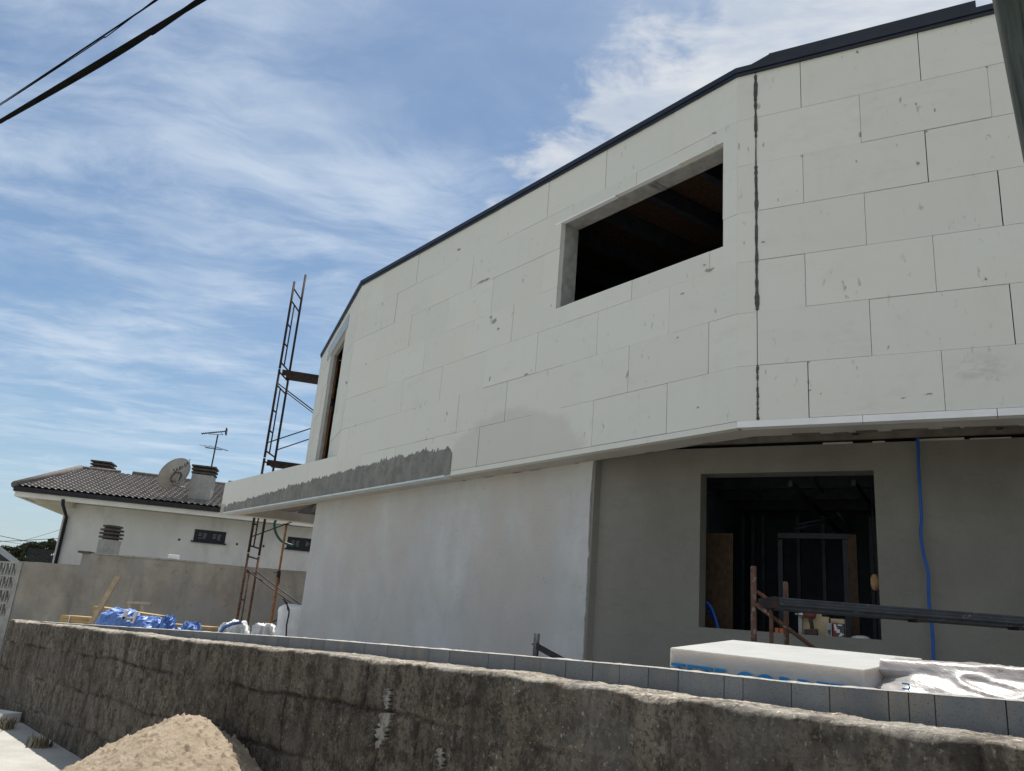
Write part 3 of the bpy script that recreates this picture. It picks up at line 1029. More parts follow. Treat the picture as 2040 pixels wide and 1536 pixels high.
for (x_, y_, face, w1, h1) in ((1412, 538, FA, 26, 7), (1404, 528, FA, 7, 4), (1424, 266, FA, 12, 7), (985, 640, FA, 10, 12), (993, 655, FA, 6, 6), (978, 632, FA, 7, 5), (963, 560, FA, 36, 5), (1048, 746, FA, 12, 5),
                               (1360, 585, FA, 9, 4), (690, 762, FA, 4, 6), (976, 755, FA, 4, 14), (1390, 812, FA, 6, 4), (914, 497, FA, 8, 6), (1350, 673, FA, 7, 6),
                               (1598, 311, FB, 10, 4), (1706, 322, FB, 4, 7), (1828, 325, FB, 9, 9), (1825, 208, FB, 6, 10), (1862, 220, FB, 4, 9), (1714, 268, FB, 5, 12), (1844, 262, FB, 9, 4), (1966, 134, FB, 8, 4), (1800, 793, FB, 14, 3),
                               (1613, 778, FB, 9, 4), (1635, 785, FB, 4, 5), (1964, 556, FB, 7, 6), (1520, 482, FB, 9, 3), (1850, 785, FB, 20, 3), (1612, 721, FB, 8, 3), (1708, 104, FB, 8, 8)):
    c_ = face.px(x_, y_)
    e_ = face.px(x_ + w1, y_ - w1 * .12)
    f_ = face.px(x_, y_ - h1)
    wu, hz_ = abs(e_[0] - c_[0]) / 2, max(.008, abs(f_[1] - c_[1]) / 2)
    n = 14
    ring = []
    sl = random.uniform(-.6, .6)
    for k in range(n):
        t = 2 * math.pi * k / n
        q = random.uniform(.35, 1.0)
        ring.append((c_[0] + math.cos(t) * wu * q, c_[1] + math.sin(t) * hz_ * q + sl * math.cos(t) * hz_ * .8))
    vs = [face.p(u_, -.0052, z_) for u_, z_ in ring] + [face.p(u_, .004, z_) for u_, z_ in ring]
    chips.add(vs, [tuple(range(n))] + [(i, (i + 1) % n, n + (i + 1) % n, n + i) for i in range(n)], False, random.uniform(.8, 1.2))
ch_ = chips.build('board_knocks', M['knock'], house)
# balcony front, lowest course carried on past the corner
m = MB()
ub = [UT, UT + .95, UT + 1.95, UT + 2.95, UT + 3.95, UL]
for j in range(5):
    FA.slab(m, ub[j] + (.001 if j else 0), ub[j + 1] - .001, random.uniform(-.001, .001), .08, ZB, 4.115 - .0 * j, random.uniform(.96, 1.02), 0)
m.build('balcony_parapet', M['eps'], house)
# walls behind the boards
m = MB()


def wallbox(face, u0, u1, z0, z1, w0, w1, holes):
    rects = [(u0, u1, z0, z1)]
    for h_ in holes:
        rects = [q for r0 in rects for q in cut(r0, h_)]
    for q in rects:
        face.slab(m, q[0], q[1], w0, w1, q[2], q[3])


wallbox(FA, UL + .09, -.03, ZB + .02, ZR - .01, .081, .26, [WA])
wallbox(FB, .03, 5.98, ZB + .02, ZR - .01, .081, .26, [])
wallbox(FF, .09, LF - .02, 4.12, ZR - .01, .081, .115, [WF])
m.build('wall_core', M['core'], house)
m = MB()
m.prism([P1, P1 + nF * .2, P2 + np.array([-.1, -.2]), P2][::-1], 3.6, ZR - .012)
m.prism([P2, P2 + np.array([-.25, -.1]), P3 + np.array([-.25, -.1]), P3], 3.6, ZR - .013)
m.prism([P3, P3 + np.array([-.2, 0]), BE + np.array([-.2, .1]), BE][::-1], 3.6, ZR - .014)
m.build('rear_wall', M['core'], house)
# window lining in the long front: reveal boards, foam edge left raw
w0_ = empty
m = MB()
g_ = .012
FA.slab(m, WA[0], WA[0] + g_, .062, .27, WA[2], WA[3])
FA.slab(m, WA[1] - g_, WA[1], .062, .27, WA[2], WA[3])
FA.slab(m, WA[0] + g_, WA[1] - g_, .062, .27, WA[3] - g_, WA[3])
FA.slab(m, WA[0] + g_, WA[1] - g_, .062, .27, WA[2], WA[2] + g_)
win = m.build('window_reveal', M['metal_grey'], house)
m = MB()
for uu in (-1.18, -1.12):
    FA.slab(m, uu - .018, uu + .018, .06, .265, WA[3] - g_ - .009, WA[3] - g_ - .0005)
m.build('reveal_joint', M['core'], win)
m = MB()
FA.slab(m, -2.62, -1.62, -.004, .05, WA[3] - .018, WA[3] + .002)
FA.slab(m, -1.60, -.72, -.003, .05, WA[3] - .008, WA[3] + .002)
m.build('window_head_strip', M['eps_strip'], win)
m = MB()
FF.slab(m, WF[0], WF[0] + g_, .062, .12, WF[2], WF[3])
FF.slab(m, WF[1] - g_, WF[1], .062, .12, WF[2], WF[3])
FF.slab(m, WF[0] + g_, WF[1] - g_, .062, .12, WF[3] - g_, WF[3])
dr = m.build('door_reveal', M['metal_grey'], house)
m = MB()
FF.slab(m, 1.0, 3.25, -.02, .06, WF[3] + .001, WF[3] + .25)
m.build('lintel_board', M['lintel'], dr)
# bottom strip, soffit rim, following the overhang with mitred corners


def offset_path(pts, w):
    out = []
    for i, p in enumerate(pts):
        ns_ = []
        if i: d = pts[i] - pts[i - 1]; ns_.append(np.array([-d[1], d[0]]) / np.linalg.norm(d))
        if i < len(pts) - 1: d = pts[i + 1] - pts[i]; ns_.append(np.array([-d[1], d[0]]) / np.linalg.norm(d))
        n_ = sum(ns_)
        n_ = n_ / np.linalg.norm(n_)
        out.append(p + n_ * w / (n_ @ ns_[0]))
    return out


def rim(m, pts, w0, w1, z0, z1):
    a, b_ = offset_path(pts, w0), offset_path(pts, w1)
    for i in range(len(pts) - 1):
        m.hexa([(*a[i], z0), (*a[i + 1], z0), (*b_[i + 1], z0), (*b_[i], z0), (*a[i], z1), (*a[i + 1], z1), (*b_[i + 1], z1), (*b_[i], z1)])


UC = -4.32
m = MB()
for a, b_ in ((UC - .14, -2.88), (-2.876, -1.02), (-1.016, 0)):
    FA.slab(m, a, b_, -.002, .08, ZS, ZB - .004)
m.build('base_strip', M['eps'], house)
m = MB()
for a, b_ in ((0.003, 1.0), (1.003, 1.93), (1.935, 6)):
    FB.slab(m, a, b_, -.012, .08, ZS, ZB - .003)
m.build('base_strip', M['eps_strip'], house, 'clean bluish white strip under the nearer upper wall')
m = MB()
rim(m, [TIP, C0, BE], .0805, .33, ZS + .004, ZB + .05)
m.build('soffit', M['soffit'], house)
m = MB(); FB.slab(m, .35, 5.9, .325, .35, ZS + .02, ZB + .05); m.build('soffit_edge', M['soffit_dark'], house)
rr = random.Random(12)
u = .4
while u < 5.8:
    l = rr.uniform(.08, .4)
    m = MB(); FB.slab(m, u, u + l, .30 - rr.uniform(0, .04), .332, ZS + .0005, ZS + .0045); m.build('broken_edge', M['soffit_dark'], house)
    u += l + rr.uniform(0, .15)
u = -4.5
while u < -.2:
    l = rr.uniform(.05, .3)
    m = MB(); FA.slab(m, u, u + l, .315 - rr.uniform(0, .02), .332, ZS + .0005, ZS + .0045); m.build('broken_edge', M['soffit_dark'], house)
    u += l + rr.uniform(.1, .8)

# floor slab between the storeys, joists showing in the gap above the lower wall
inner = offset_path([P1, P0, C0, BE], .27)
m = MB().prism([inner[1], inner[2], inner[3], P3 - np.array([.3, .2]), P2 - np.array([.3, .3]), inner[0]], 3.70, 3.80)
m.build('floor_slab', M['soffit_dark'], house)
m = MB()
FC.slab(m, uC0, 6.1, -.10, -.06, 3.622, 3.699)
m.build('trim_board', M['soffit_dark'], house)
for k in range(5):
    uu = .8 + k * 1.15
    m = MB(); FB.slab(m, uu, uu + .05, .36, 1.09, 3.655, 3.698); m.build('floor_joist', M['steel_dark'], house)
# balcony: triangular, open hollow soffit between two rims
m = MB()
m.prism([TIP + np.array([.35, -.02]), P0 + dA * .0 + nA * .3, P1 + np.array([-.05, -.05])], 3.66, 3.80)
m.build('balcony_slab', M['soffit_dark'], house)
dG = np.array([.953, .303]); nG = np.array([.303, -.953])
m = MB()
q0 = TIP + np.array([0.0, .02])
m.hexa([(*(q0 + nG * .24), ZS + .001), (*(q0 + dG * 3.2 + nG * .24), ZS + .001), (*(q0 + dG * 3.2), ZS + .001), (*q0, ZS + .001),
        (*(q0 + nG * .24), 3.655), (*(q0 + dG * 3.2 + nG * .24), 3.655), (*(q0 + dG * 3.2), 3.655), (*q0, 3.655)])
m.build('balcony_beam', M['soffit'], house)
# cement coat trowelled along the balcony edge, ragged at the top
m = MB()
n = 900
us = np.linspace(UT + .02, UC - .02, n)
f_ = (us - us[0]) / (us[-1] - us[0])
zt_ = ZS + .085 + .30 * np.clip(f_ * 1.25, 0, 1) ** .8 * .95 + .03
ragged = .028 * fbm(us * 6, us * 0, 91, 3) + .045 * np.clip(fbm(us * 26, us * 0, 93, 3, .7), -.2, 1) + .06 * np.clip(vnoise(us * 55, us * 0 + 3, 5) - .62, 0, 1) * vnoise(us * 7, us * 0, 4) * 2
zt_ = zt_ + ragged
endd = (us[-1] - us)
zt_ = np.where(endd < .10, zt_ - .10 * (1 - endd / .10) ** 2, zt_)
rows = []
for k in range(9):
    t = k / 8
    z = (ZS + .01) * (1 - t) + zt_ * t
    w_ = -.008 - .006 * np.sin(math.pi * t) + .004 * fbm(us * 9, us * 0 + t * 3, 95, 3)
    if k == 8: w_ = w_ * 0 + .004
    q = C0[None, :] + dA[None, :] * us[:, None] + nA[None, :] * w_[:, None]
    rows.append(np.concatenate([q, z[:, None]], 1))
m.grid(np.array(rows), smooth=True)
m.build('cement_coat', M['cement'], house)
m = MB()
FA.slab(m, UT - .01, UC - .12, -.028, .10, ZS - .012, ZS + .010)
m.build('edge_profile', M['profile'], house)
# dark mortar squeezed out of the vertical joint
for (x_, ya, yb, big) in ((1507, 150, 618, 1), (1504, 728, 838, .65)):
    m = MB()
    ua, za = FB.px(x_, ya)
    ub_, zb = FB.px(x_, yb)
    n = 160
    pts = []
    for i in range(n + 1):
        t = i / n
        z = za + (zb - za) * t
        wd = (.002 + .013 * vnoise(i * .11, 2.5, 7) + .010 * vnoise(i * .5, 1.5, 9)) * big
        if i > 45 and i < 66: wd *= .45
        c = .176 + .006 * (vnoise(i * .12, 8.5, 3) - .5)
        pts.append((c - wd, c + wd, z))
    for i in range(n):
        a, b_ = pts[i], pts[i + 1]
        FBp = lambda u_, w_, z_: FB.p(u_, w_, z_)
        m.hexa([FBp(b_[0], -.004, b_[2]), FBp(b_[1], -.004, b_[2]), FBp(b_[1], .03, b_[2]), FBp(b_[0], .03, b_[2]),
                FBp(a[0], -.004, a[2]), FBp(a[1], -.004, a[2]), FBp(a[1], .03, a[2]), FBp(a[0], .03, a[2])])
    m.build('joint_filler', M['filler'], house)
# roof edge
m = MB()
rim(m, [P1 + dF * .02, P0, C0, BE], -.035, .28, ZR + .012, ZR + .068)
rim(m, [P1 + dF * .02, P0, C0, BE], -.022, -.004, ZR - .022, ZR + .010)
m.build('roof_flashing', M['flashing'], house)
m = MB()
c0, c1 = FB.p(.22, .05, 0), FB.p(2.0, .05, 0)
FB.slab(m, .30, 2.06, .02, .34, ZR + .071, ZR + .185)
m.hexa([FB.p(.06, .03, ZR + .071), FB.p(.298, .03, ZR + .071), FB.p(.298, .34, ZR + .071), FB.p(.06, .34, ZR + .071),
        FB.p(.06, .03, ZR + .094), FB.p(.298, .03, ZR + .183), FB.p(.298, .34, ZR + .183), FB.p(.06, .34, ZR + .094)])
m.build('roof_cap', M['flashing'], house)
m = MB().prism([P1, P0, C0, BE, P3, P2][::1], ZR + .013, ZR + .06)
P_in = offset_path([P1, P0, C0, BE], .285)
m = MB().prism([P_in[0], P_in[1], P_in[2], P_in[3], P3, P2], ZR - .004, ZR + .06)
m.build('roof', M['roof_deck'], house)
for k in range(9):
    uu = -7.4 + k * .78
    q0, q1 = FA.p(uu, .28, 6.93), FA.p(uu + .35, 6.5, 6.93)
    MB().beam(q0, q1, .09, .20).build('roof_joist', M['steel_dark'], house)

# lower storey -------------------------------------------------------
uD0, _ = FD.px(632, 1006)
uD1, _ = FD.px(1187, 918)
uD1 += .0
m = MB()
# ragged right edge of the plaster coat
n = 140
zs_ = np.linspace(LOT, 3.60, n)
ue = uD1 - .035 + .03 * fbm(zs_ * 3, zs_ * 0, 101, 5, .65) + .02 * (zs_ - 2.2) * .0
for i in range(n - 1):
    FD_p = FD.p
    a = [FD_p(uD1 - .25, -.012, zs_[i]), FD_p(ue[i], -.012, zs_[i]), FD_p(ue[i], .004, zs_[i]), FD_p(uD1 - .25, .004, zs_[i]),
         FD_p(uD1 - .25, -.012, zs_[i + 1]), FD_p(ue[i + 1], -.012, zs_[i + 1]), FD_p(ue[i + 1], .004, zs_[i + 1]), FD_p(uD1 - .25, .004, zs_[i + 1])]
    m.hexa(a)
FD.slab(m, uD0, uD1 - .25, -.012, .2, LOT, 3.60)
m.build('plastered_wall', M['plaster'], house)
m = MB()
FD.slab(m, uD1 - .249, uD1 - .005, .0045, .6, LOT, 3.61)
m.build('return_wall', M['basecoat'], house)
m = MB()
qd = FD.p(uD0, .19, 0)[:2]
m.prism([qd, qd + np.array([.766, .643]) * 4, qd + np.array([.766, .643]) * 4 + np.array([.12, -.15]), qd + np.array([.12, -.15])][::-1], LOT, 3.61)
m.build('return_wall', M['basecoat'], house)
WC = (FC.px(1396, 942)[0], FC.px(1738, 939)[0] + .01, (FC.px(1396, 1250)[1] + FC.px(1755, 1274)[1]) / 2, (FC.px(1396, 942)[1] + FC.px(1738, 939)[1]) / 2)
m = MB()
wallbox(FC, uC0, 6.2, LOT, 3.606, 0, .22, [WC])
m.build('rendered_wall', M['basecoat'], house)
m = MB()
rr = random.Random(5)
u = uC0 + .3
while u < 6:
    l = rr.uniform(.1, .45)
    if rr.random() < .45:
        m = MB()
        FC.slab(m, u, u + l, -.015, .1, 3.603, 3.611 + rr.uniform(0, .012))
        m.build('foam_residue', M['soffit'], house)
    u += l + rr.uniform(0, .3)
# dark room behind the lower window
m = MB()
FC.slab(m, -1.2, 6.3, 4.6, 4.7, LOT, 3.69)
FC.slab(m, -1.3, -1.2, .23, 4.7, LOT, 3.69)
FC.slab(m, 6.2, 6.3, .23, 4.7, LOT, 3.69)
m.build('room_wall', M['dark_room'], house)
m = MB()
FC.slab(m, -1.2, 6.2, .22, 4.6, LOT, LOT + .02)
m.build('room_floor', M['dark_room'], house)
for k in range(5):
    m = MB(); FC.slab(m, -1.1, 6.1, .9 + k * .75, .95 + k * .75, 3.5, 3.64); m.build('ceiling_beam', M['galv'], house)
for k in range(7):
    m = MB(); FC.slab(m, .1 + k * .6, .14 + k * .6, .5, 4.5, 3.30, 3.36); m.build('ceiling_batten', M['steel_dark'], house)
# metal stud frame of a doorway inside, seen through the window
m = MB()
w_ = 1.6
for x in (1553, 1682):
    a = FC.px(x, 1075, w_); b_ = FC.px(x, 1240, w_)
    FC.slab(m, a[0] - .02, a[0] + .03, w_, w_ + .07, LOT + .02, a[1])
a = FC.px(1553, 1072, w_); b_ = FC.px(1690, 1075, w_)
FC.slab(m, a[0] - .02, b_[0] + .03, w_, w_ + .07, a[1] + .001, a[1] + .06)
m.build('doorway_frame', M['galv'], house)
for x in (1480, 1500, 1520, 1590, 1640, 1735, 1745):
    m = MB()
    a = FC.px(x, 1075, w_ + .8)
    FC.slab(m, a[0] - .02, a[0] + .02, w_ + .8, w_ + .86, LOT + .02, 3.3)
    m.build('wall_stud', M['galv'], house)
for (x0, y0, x1, y1) in ((1400, 985, 1450, 996), (1590, 1045, 1670, 1020), (1580, 1055, 1650, 1032), (1668, 1020, 1690, 1050), (1490, 968, 1510, 985), (1610, 945, 1635, 975)):
    a, b_ = FC.px(x0, y0, 1.5), FC.px(x1, y1, 1.5)
    MB().tube([FC.p(a[0], 1.5, a[1]), FC.p(b_[0], 1.7, b_[1])], .012, 6).build('loose_conduit', M['galv'], house)

# props, cable and hose ----------------------------------------------


def acrow(name, base, top, label):
    base, top = np.array(base, float), np.array(top, float)
    o = empty(name, tuple(base), label, 'prop', 'orange steel props')
    mid = base + (top - base) * .62
    MB().tube([base + np.array([0, 0, .01]), mid], .03, 12).build('outer_tube', M['orange_prop'], o)
    MB().tube([mid, top - np.array([0, 0, .01])], .024, 12).build('inner_tube', M['orange_prop'], o)
    c = MB().tube([mid - (top - base) * .025, mid + (top - base) * .02], .042, 12)
    c.tube([mid + np.array([-.11, 0, .03]), mid + np.array([.02, 0, .0])], .008, 6)
    c.tube([mid + np.array([.04, -.02, -.02]), mid + np.array([.045, -.02, -.22])], .008, 6)
    c.build('collar', M['black'], o)
    MB().box(base + np.array([0, 0, .004]), (.13, .13, .008)).build('base_plate', M['rust_dark'], o)
    MB().box(top - np.array([0, 0, .004]), (.13, .13, .008)).build('head_plate', M['rust_dark'], o)
    return o


t_ = onz(571, 1044, ZS)
acrow('steel_prop', (t_[0], t_[1], LOT), (t_[0], t_[1], ZS), 'orange steel prop standing under the balcony beam behind the low block wall')
q = FF.p(FF.px(661, 800, .15)[0], .15, 0)
acrow('steel_prop', (q[0], q[1], 3.80), (q[0], q[1], 6.83), 'orange steel prop inside the tall opening of the upper end wall')

# green hose from the balcony soffit
hp = [(553, 1030), (547, 1042), (548, 1056), (553, 1068), (561, 1078), (571, 1083), (583, 1087)]
y0 = onz(556, 1040, 3.6)[1]
pts = [ony(x, y, y0 + .02 * i) for i, (x, y) in enumerate(hp)]
pts.insert(0, pts[0] + np.array([0, 0, .12]))
fine = []
for i in range(len(pts) - 1):
    for t in np.linspace(0, 1, 5)[:-1]:
        p_1, p0_, p1_, p2_ = pts[max(i - 1, 0)], pts[i], pts[i + 1], pts[min(i + 2, len(pts) - 1)]
        fine.append(.5 * ((2 * p0_) + (-p_1 + p1_) * t + (2 * p_1 - 5 * p0_ + 4 * p1_ - p2_) * t * t + (-p_1 + 3 * p0_ - 3 * p1_ + p2_) * t ** 3))
fine.append(pts[-1])
tag(MB().tube(fine, .028, 10).build('hose', M['green']), 'dark green hose curving down from the hollow balcony soffit', 'hose')

# blue cable hanging in front of the lower wall
cp_ = [(1827, 864), (1829, 890), (1830, 930), (1833, 985), (1836, 1030), (1834, 1062), (1840, 1105), (1849, 1140), (1850, 1180), (1852, 1215), (1858, 1265), (1860, 1330)]
pts = []
for i, (x, y) in enumerate(cp_):
    u_, z_ = FC.px(x, y, -.06)
    pts.append(FC.p(u_, -.06, z_))
pts[0] = pts[0] + np.array([0, 0, .1])
fine = []
for i in range(len(pts) - 1):
    for t in np.linspace(0, 1, 5)[:-1]:
        p_1, p0_, p1_, p2_ = pts[max(i - 1, 0)], pts[i], pts[i + 1], pts[min(i + 2, len(pts) - 1)]
        fine.append(.5 * ((2 * p0_) + (-p_1 + p1_) * t + (2 * p_1 - 5 * p0_ + 4 * p1_ - p2_) * t * t + (-p_1 + 3 * p0_ - 3 * p1_ + p2_) * t ** 3))
fine += [pts[-1], pts[-1] + np.array([.02, 0, -.7])]
tag(MB().tube(fine, .0135, 10).build('cable', M['blue_cable']), 'bright blue cable hanging down the dark lower wall right of the window', 'cable')

# things on and behind the lower window sill --------------------------
ZW = WC[2]


def on_sill(x, w):
    """u of the place on the sill seen at column x"""
    return FC.px(x, 1262, w)[0]


def onc(x, y, w):
    u_, z_ = FC.px(x, y, w)
    return FC.p(u_, w, z_)


# cordless drill, lying on its battery foot, chuck to the left
w_ = .08
d0 = FC.p(on_sill(1616, w_), w_, ZW)
drill = empty('cordless_drill', tuple(d0), 'red cordless drill standing on its battery on the lower window sill', 'drill')
ex = np.array([dB[0], dB[1], 0]); ey = np.array([nB[0], nB[1], 0]); ez = np.array([0, 0, 1.])


def dp(a, b_, c):
    return d0 + (ex * a + ey * b_ + ez * c) * .82


sc_ = 1.0
o = MB().box(dp(.0, 0, .03), (.112, .07, .048), axes=(ex, ey, ez)).build('battery', M['drill_dark'], drill); bevel(o, .008)
m = MB().tube([dp(.012, 0, .055), dp(.008, 0, .11), dp(-.004, 0, .165), dp(-.008, 0, .20)], [.020, .0165, .018, .023], 12)
m.build('grip', M['drill_dark'], drill)
m = MB().tube([dp(.055, 0, .212), dp(.048, 0, .214), dp(.0, 0, .216), dp(-.045, 0, .218), dp(-.075, 0, .218)], [.018, .029, .033, .029, .022], 14)
m.build('motor_housing', M['drill_red'], drill)
m = MB().box(dp(.03, 0, .062), (.066, .058, .017), axes=(ex, ey, ez))
bevel(m.build('foot', M['drill_red'], drill), .006)
m = MB().tube([dp(-.075, 0, .218), dp(-.10, 0, .218), dp(-.125, 0, .219), dp(-.128, 0, .219), dp(-.15, 0, .219)], [.020, .021, .018, .010, .008], 14)
m.tube([dp(-.15, 0, .219), dp(-.166, 0, .219)], [.011, .010], 6)
m.build('chuck', M['chrome'], drill)

# cardboard boxes behind the drill
cb0 = FC.p(on_sill(1642, .16), .16, ZW)
ubx0, ubx1 = on_sill(1598, .15), on_sill(1652, .15)
carton = empty('carton', tuple(FC.p((ubx0 + ubx1) / 2, .15, ZW)), 'open brown cardboard carton behind the drill on the lower window sill', 'carton')
m = MB()
zt1 = FC.px(1630, 1228, .15)[1]
FC.slab(m, ubx0, ubx1, .135, .142, ZW + .001, ZW + .12)
FC.slab(m, ubx0, ubx1, .136, .143, ZW + .1215, zt1)
FC.slab(m, ubx0, ubx0 + .007, .144, .215, ZW + .001, zt1)
FC.slab(m, ubx1 - .007, ubx1, .144, .215, ZW + .001, zt1)
FC.slab(m, ubx0 + .008, ubx1 - .008, .209, .216, ZW + .001, zt1 - .01)
m.build('carton_walls', M['card'], carton)
m = MB()
fz = FC.px(1642, 1224, .15)[1]
FC.slab(m, ubx0 + .12, ubx1 - .06, .150, .156, zt1 - .02, fz)
m.build('flap', M['card'], carton)
ubx2, ubx3 = on_sill(1655, .15), on_sill(1683, .15)
c2 = empty('carton', tuple(FC.p((ubx2 + ubx3) / 2, .15, ZW)), 'plain tan cardboard carton behind the printed box on the sill', 'carton')
m = MB()
zt2 = FC.px(1670, 1233, .15)[1]
FC.slab(m, ubx2 + .004, ubx3, .140, .215, ZW + .001, zt2)
bevel(m.build('carton_walls', M['card'], c2), .003)
m = MB()
FC.slab(m, ubx2 + .006, ubx2 + .06, .134, .1395, ZW + .02, zt2 - .02)
m.build('flap', M['wood_old'], c2)
# white panel edge left of the cartons
ua, ub_ = on_sill(1592, .13), on_sill(1600, .13)
m = MB()
FC.slab(m, ua, ub_ - .002, .10, .20, ZW + .0005, FC.px(1596, 1225, .13)[1])
bevel(tag(m.build('board_offcut', M['conc_pale']), 'upright pale board offcut left of the carton on the lower window sill', 'board'), .002)
# grey packet and printed box
ua, ub_ = on_sill(1647, .06), on_sill(1658, .06)
pb = empty('packet', tuple(FC.p((ua + ub_) / 2, .06, ZW)), 'slim grey packet standing left of the printed box on the sill', 'packet')
m = MB(); zt3 = FC.px(1652, 1241, .06)[1]
FC.slab(m, ua, ub_, .05, .11, ZW + .001, zt3)
bevel(m.build('packet_body', M['metal_grey'], pb), .003)
m = MB()
for (fa, fb, za, zb_) in ((.2, .8, .25, .50), (.35, .7, .08, .22)):
    FC.slab(m, ua + (ub_ - ua) * fa, ua + (ub_ - ua) * fb, .0475, .0495, ZW + (zt3 - ZW) * za, ZW + (zt3 - ZW) * zb_)
m.build('printed_panel', M['dark_card'], pb)
ua, ub_ = on_sill(1660, .05), on_sill(1682, .05)
pb = empty('printed_box', tuple(FC.p((ua + ub_) / 2, .06, ZW)), 'small box printed in white, black and red on the lower window sill', 'box')
m = MB(); zt4 = FC.px(1671, 1242, .05)[1]
FC.slab(m, ua, ub_, .04, .11, ZW + .001, zt4)
bevel(m.build('box_body', M['dark_card'], pb), .002)
L_, H_ = ub_ - ua, zt4 - ZW
m = MB()
for (fa, fb, za, zb_) in ((.10, .30, .70, .92), (.14, .40, .44, .70), (.30, .62, .30, .56), (.45, .85, .82, .92), (.50, .60, .04, .14), (.62, .80, .06, .30), (.66, .95, .16, .24)):
    FC.slab(m, ua + L_ * fa, ua + L_ * fb, .037, .0395, ZW + H_ * za, ZW + H_ * zb_)
m.build('printed_panel', M['white_card'], pb)
m = MB()
for (fa, fb, za, zb_) in ((.0, .09, .02, .98), (.10, .36, .03, .26)):
    FC.slab(m, ua + L_ * fa, ua + L_ * fb, .036, .0385, ZW + H_ * za, ZW + H_ * zb_)
m.build('printed_panel', M['red_card'], pb)
# orange tool case
ua, ub_ = on_sill(1544, .12), on_sill(1561, .12)
oc = empty('tool_case', tuple(FC.p((ua + ub_) / 2, .14, ZW)), 'small orange plastic case low on the sill behind the rusty trestle', 'tool case')
m = MB()
FC.slab(m, ua, ua + (ub_ - ua) * .44, .11, .17, ZW + .001, ZW + .045)
FC.slab(m, ua + (ub_ - ua) * .56, ub_, .11, .17, ZW + .001, ZW + .043)
bevel(m.build('case_body', M['orange'], oc), .005)
m = MB()
FC.slab(m, ua + (ub_ - ua) * .44 + .0005, ua + (ub_ - ua) * .56 - .0005, .12, .16, ZW + .001, ZW + .03)
m.build('latch', M['black'], oc)
# white cup-like scrap, and a tan bundle at the right hand edge
m = MB()
c_ = FC.p(on_sill(1716, .14), .14, ZW)
for i in range(1):
    n = 14
    rr = random.Random(3)
    th = np.linspace(0, 2 * math.pi, 20)
    ph = np.linspace(0, math.pi / 2, 8)
    G = np.array([[c_ + np.array([.085 * math.cos(t) * math.cos(p) * (1 + .15 * math.sin(3 * t)), .05 * math.sin(t) * math.cos(p), 0.026 * math.sin(p) + .004 * math.sin(5 * t)]) for t in th] for p in ph])
    m.grid(G)
tag(m.build('rag', M['bag']), 'crumpled white rag at the right end of the lower window sill', 'rag')
c_ = FC.p(FC.px(1744, 1160, .28)[0], .28, FC.px(1744, 1160, .28)[1])
tan = empty('hanging_bundle', tuple(c_), 'small rounded tan bundle hanging inside the right edge of the lower window', 'bundle')
th = np.linspace(0, 2 * math.pi, 24); ph = np.linspace(-math.pi / 2, math.pi / 2, 14)
G = np.array([[c_ + np.array([.045 * math.cos(t) * math.cos(p), .04 * math.sin(t) * math.cos(p), .072 * math.sin(p)]) * (1 + .06 * math.sin(4 * t + 2 * p)) for t in th] for p in ph])
MB().grid(G).build('bundle_body', M['tan'], tan)
MB().tube([c_ + np.array([0, 0, .07]), c_ + np.array([.01, .01, 1.2])], .004, 6).build('cord', M['black'], tan)
# boards leaning inside
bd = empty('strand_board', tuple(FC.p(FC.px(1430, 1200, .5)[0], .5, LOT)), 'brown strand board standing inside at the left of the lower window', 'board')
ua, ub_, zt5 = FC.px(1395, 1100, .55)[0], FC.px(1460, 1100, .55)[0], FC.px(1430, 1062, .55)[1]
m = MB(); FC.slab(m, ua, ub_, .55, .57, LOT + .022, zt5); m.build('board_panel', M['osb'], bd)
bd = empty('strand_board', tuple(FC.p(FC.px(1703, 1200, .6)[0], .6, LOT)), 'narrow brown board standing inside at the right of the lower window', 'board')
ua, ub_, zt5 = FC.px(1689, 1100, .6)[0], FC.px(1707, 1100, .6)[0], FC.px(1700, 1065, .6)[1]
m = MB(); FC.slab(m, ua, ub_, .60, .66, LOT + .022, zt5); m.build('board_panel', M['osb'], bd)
# coil of blue pipe at the left of the sill
pts = []
m = MB()
for k in range(4):
    w_ = .30 + .03 * k
    p_ = []
    for i in range(14):
        t = i / 13
        x = 1404 + 30 * t + 3 * k
        y = 1200 + 9 * k + 70 * t ** 2.2
        p_.append(onc(x, y, w_))
    m.tube(p_, .016, 8)
tag(m.build('pipe_coil', M['blue_cable']), 'coil of blue pipe inside the left corner of the lower window', 'pipe')

# steel trestle scaffold in front of the lower window -----------------
YT = 5.45
tr = empty('trestle', tuple(ony(1530, 1400, YT) * np.array([1, 1, 0]) + np.array([0, 0, LOT])), 'rusty steel trestle with a dark spattered scaffold beam before the lower window', 'scaffold')


def bar(x0, y0, x1, y1, r, yd=YT, yd2=None, down=False):
    a, b_ = ony(x0, y0, yd), ony(x1, y1, yd2 or yd)
    if down:
        b_ = np.array([a[0] + .0, a[1], LOT])
    return [a, b_], r


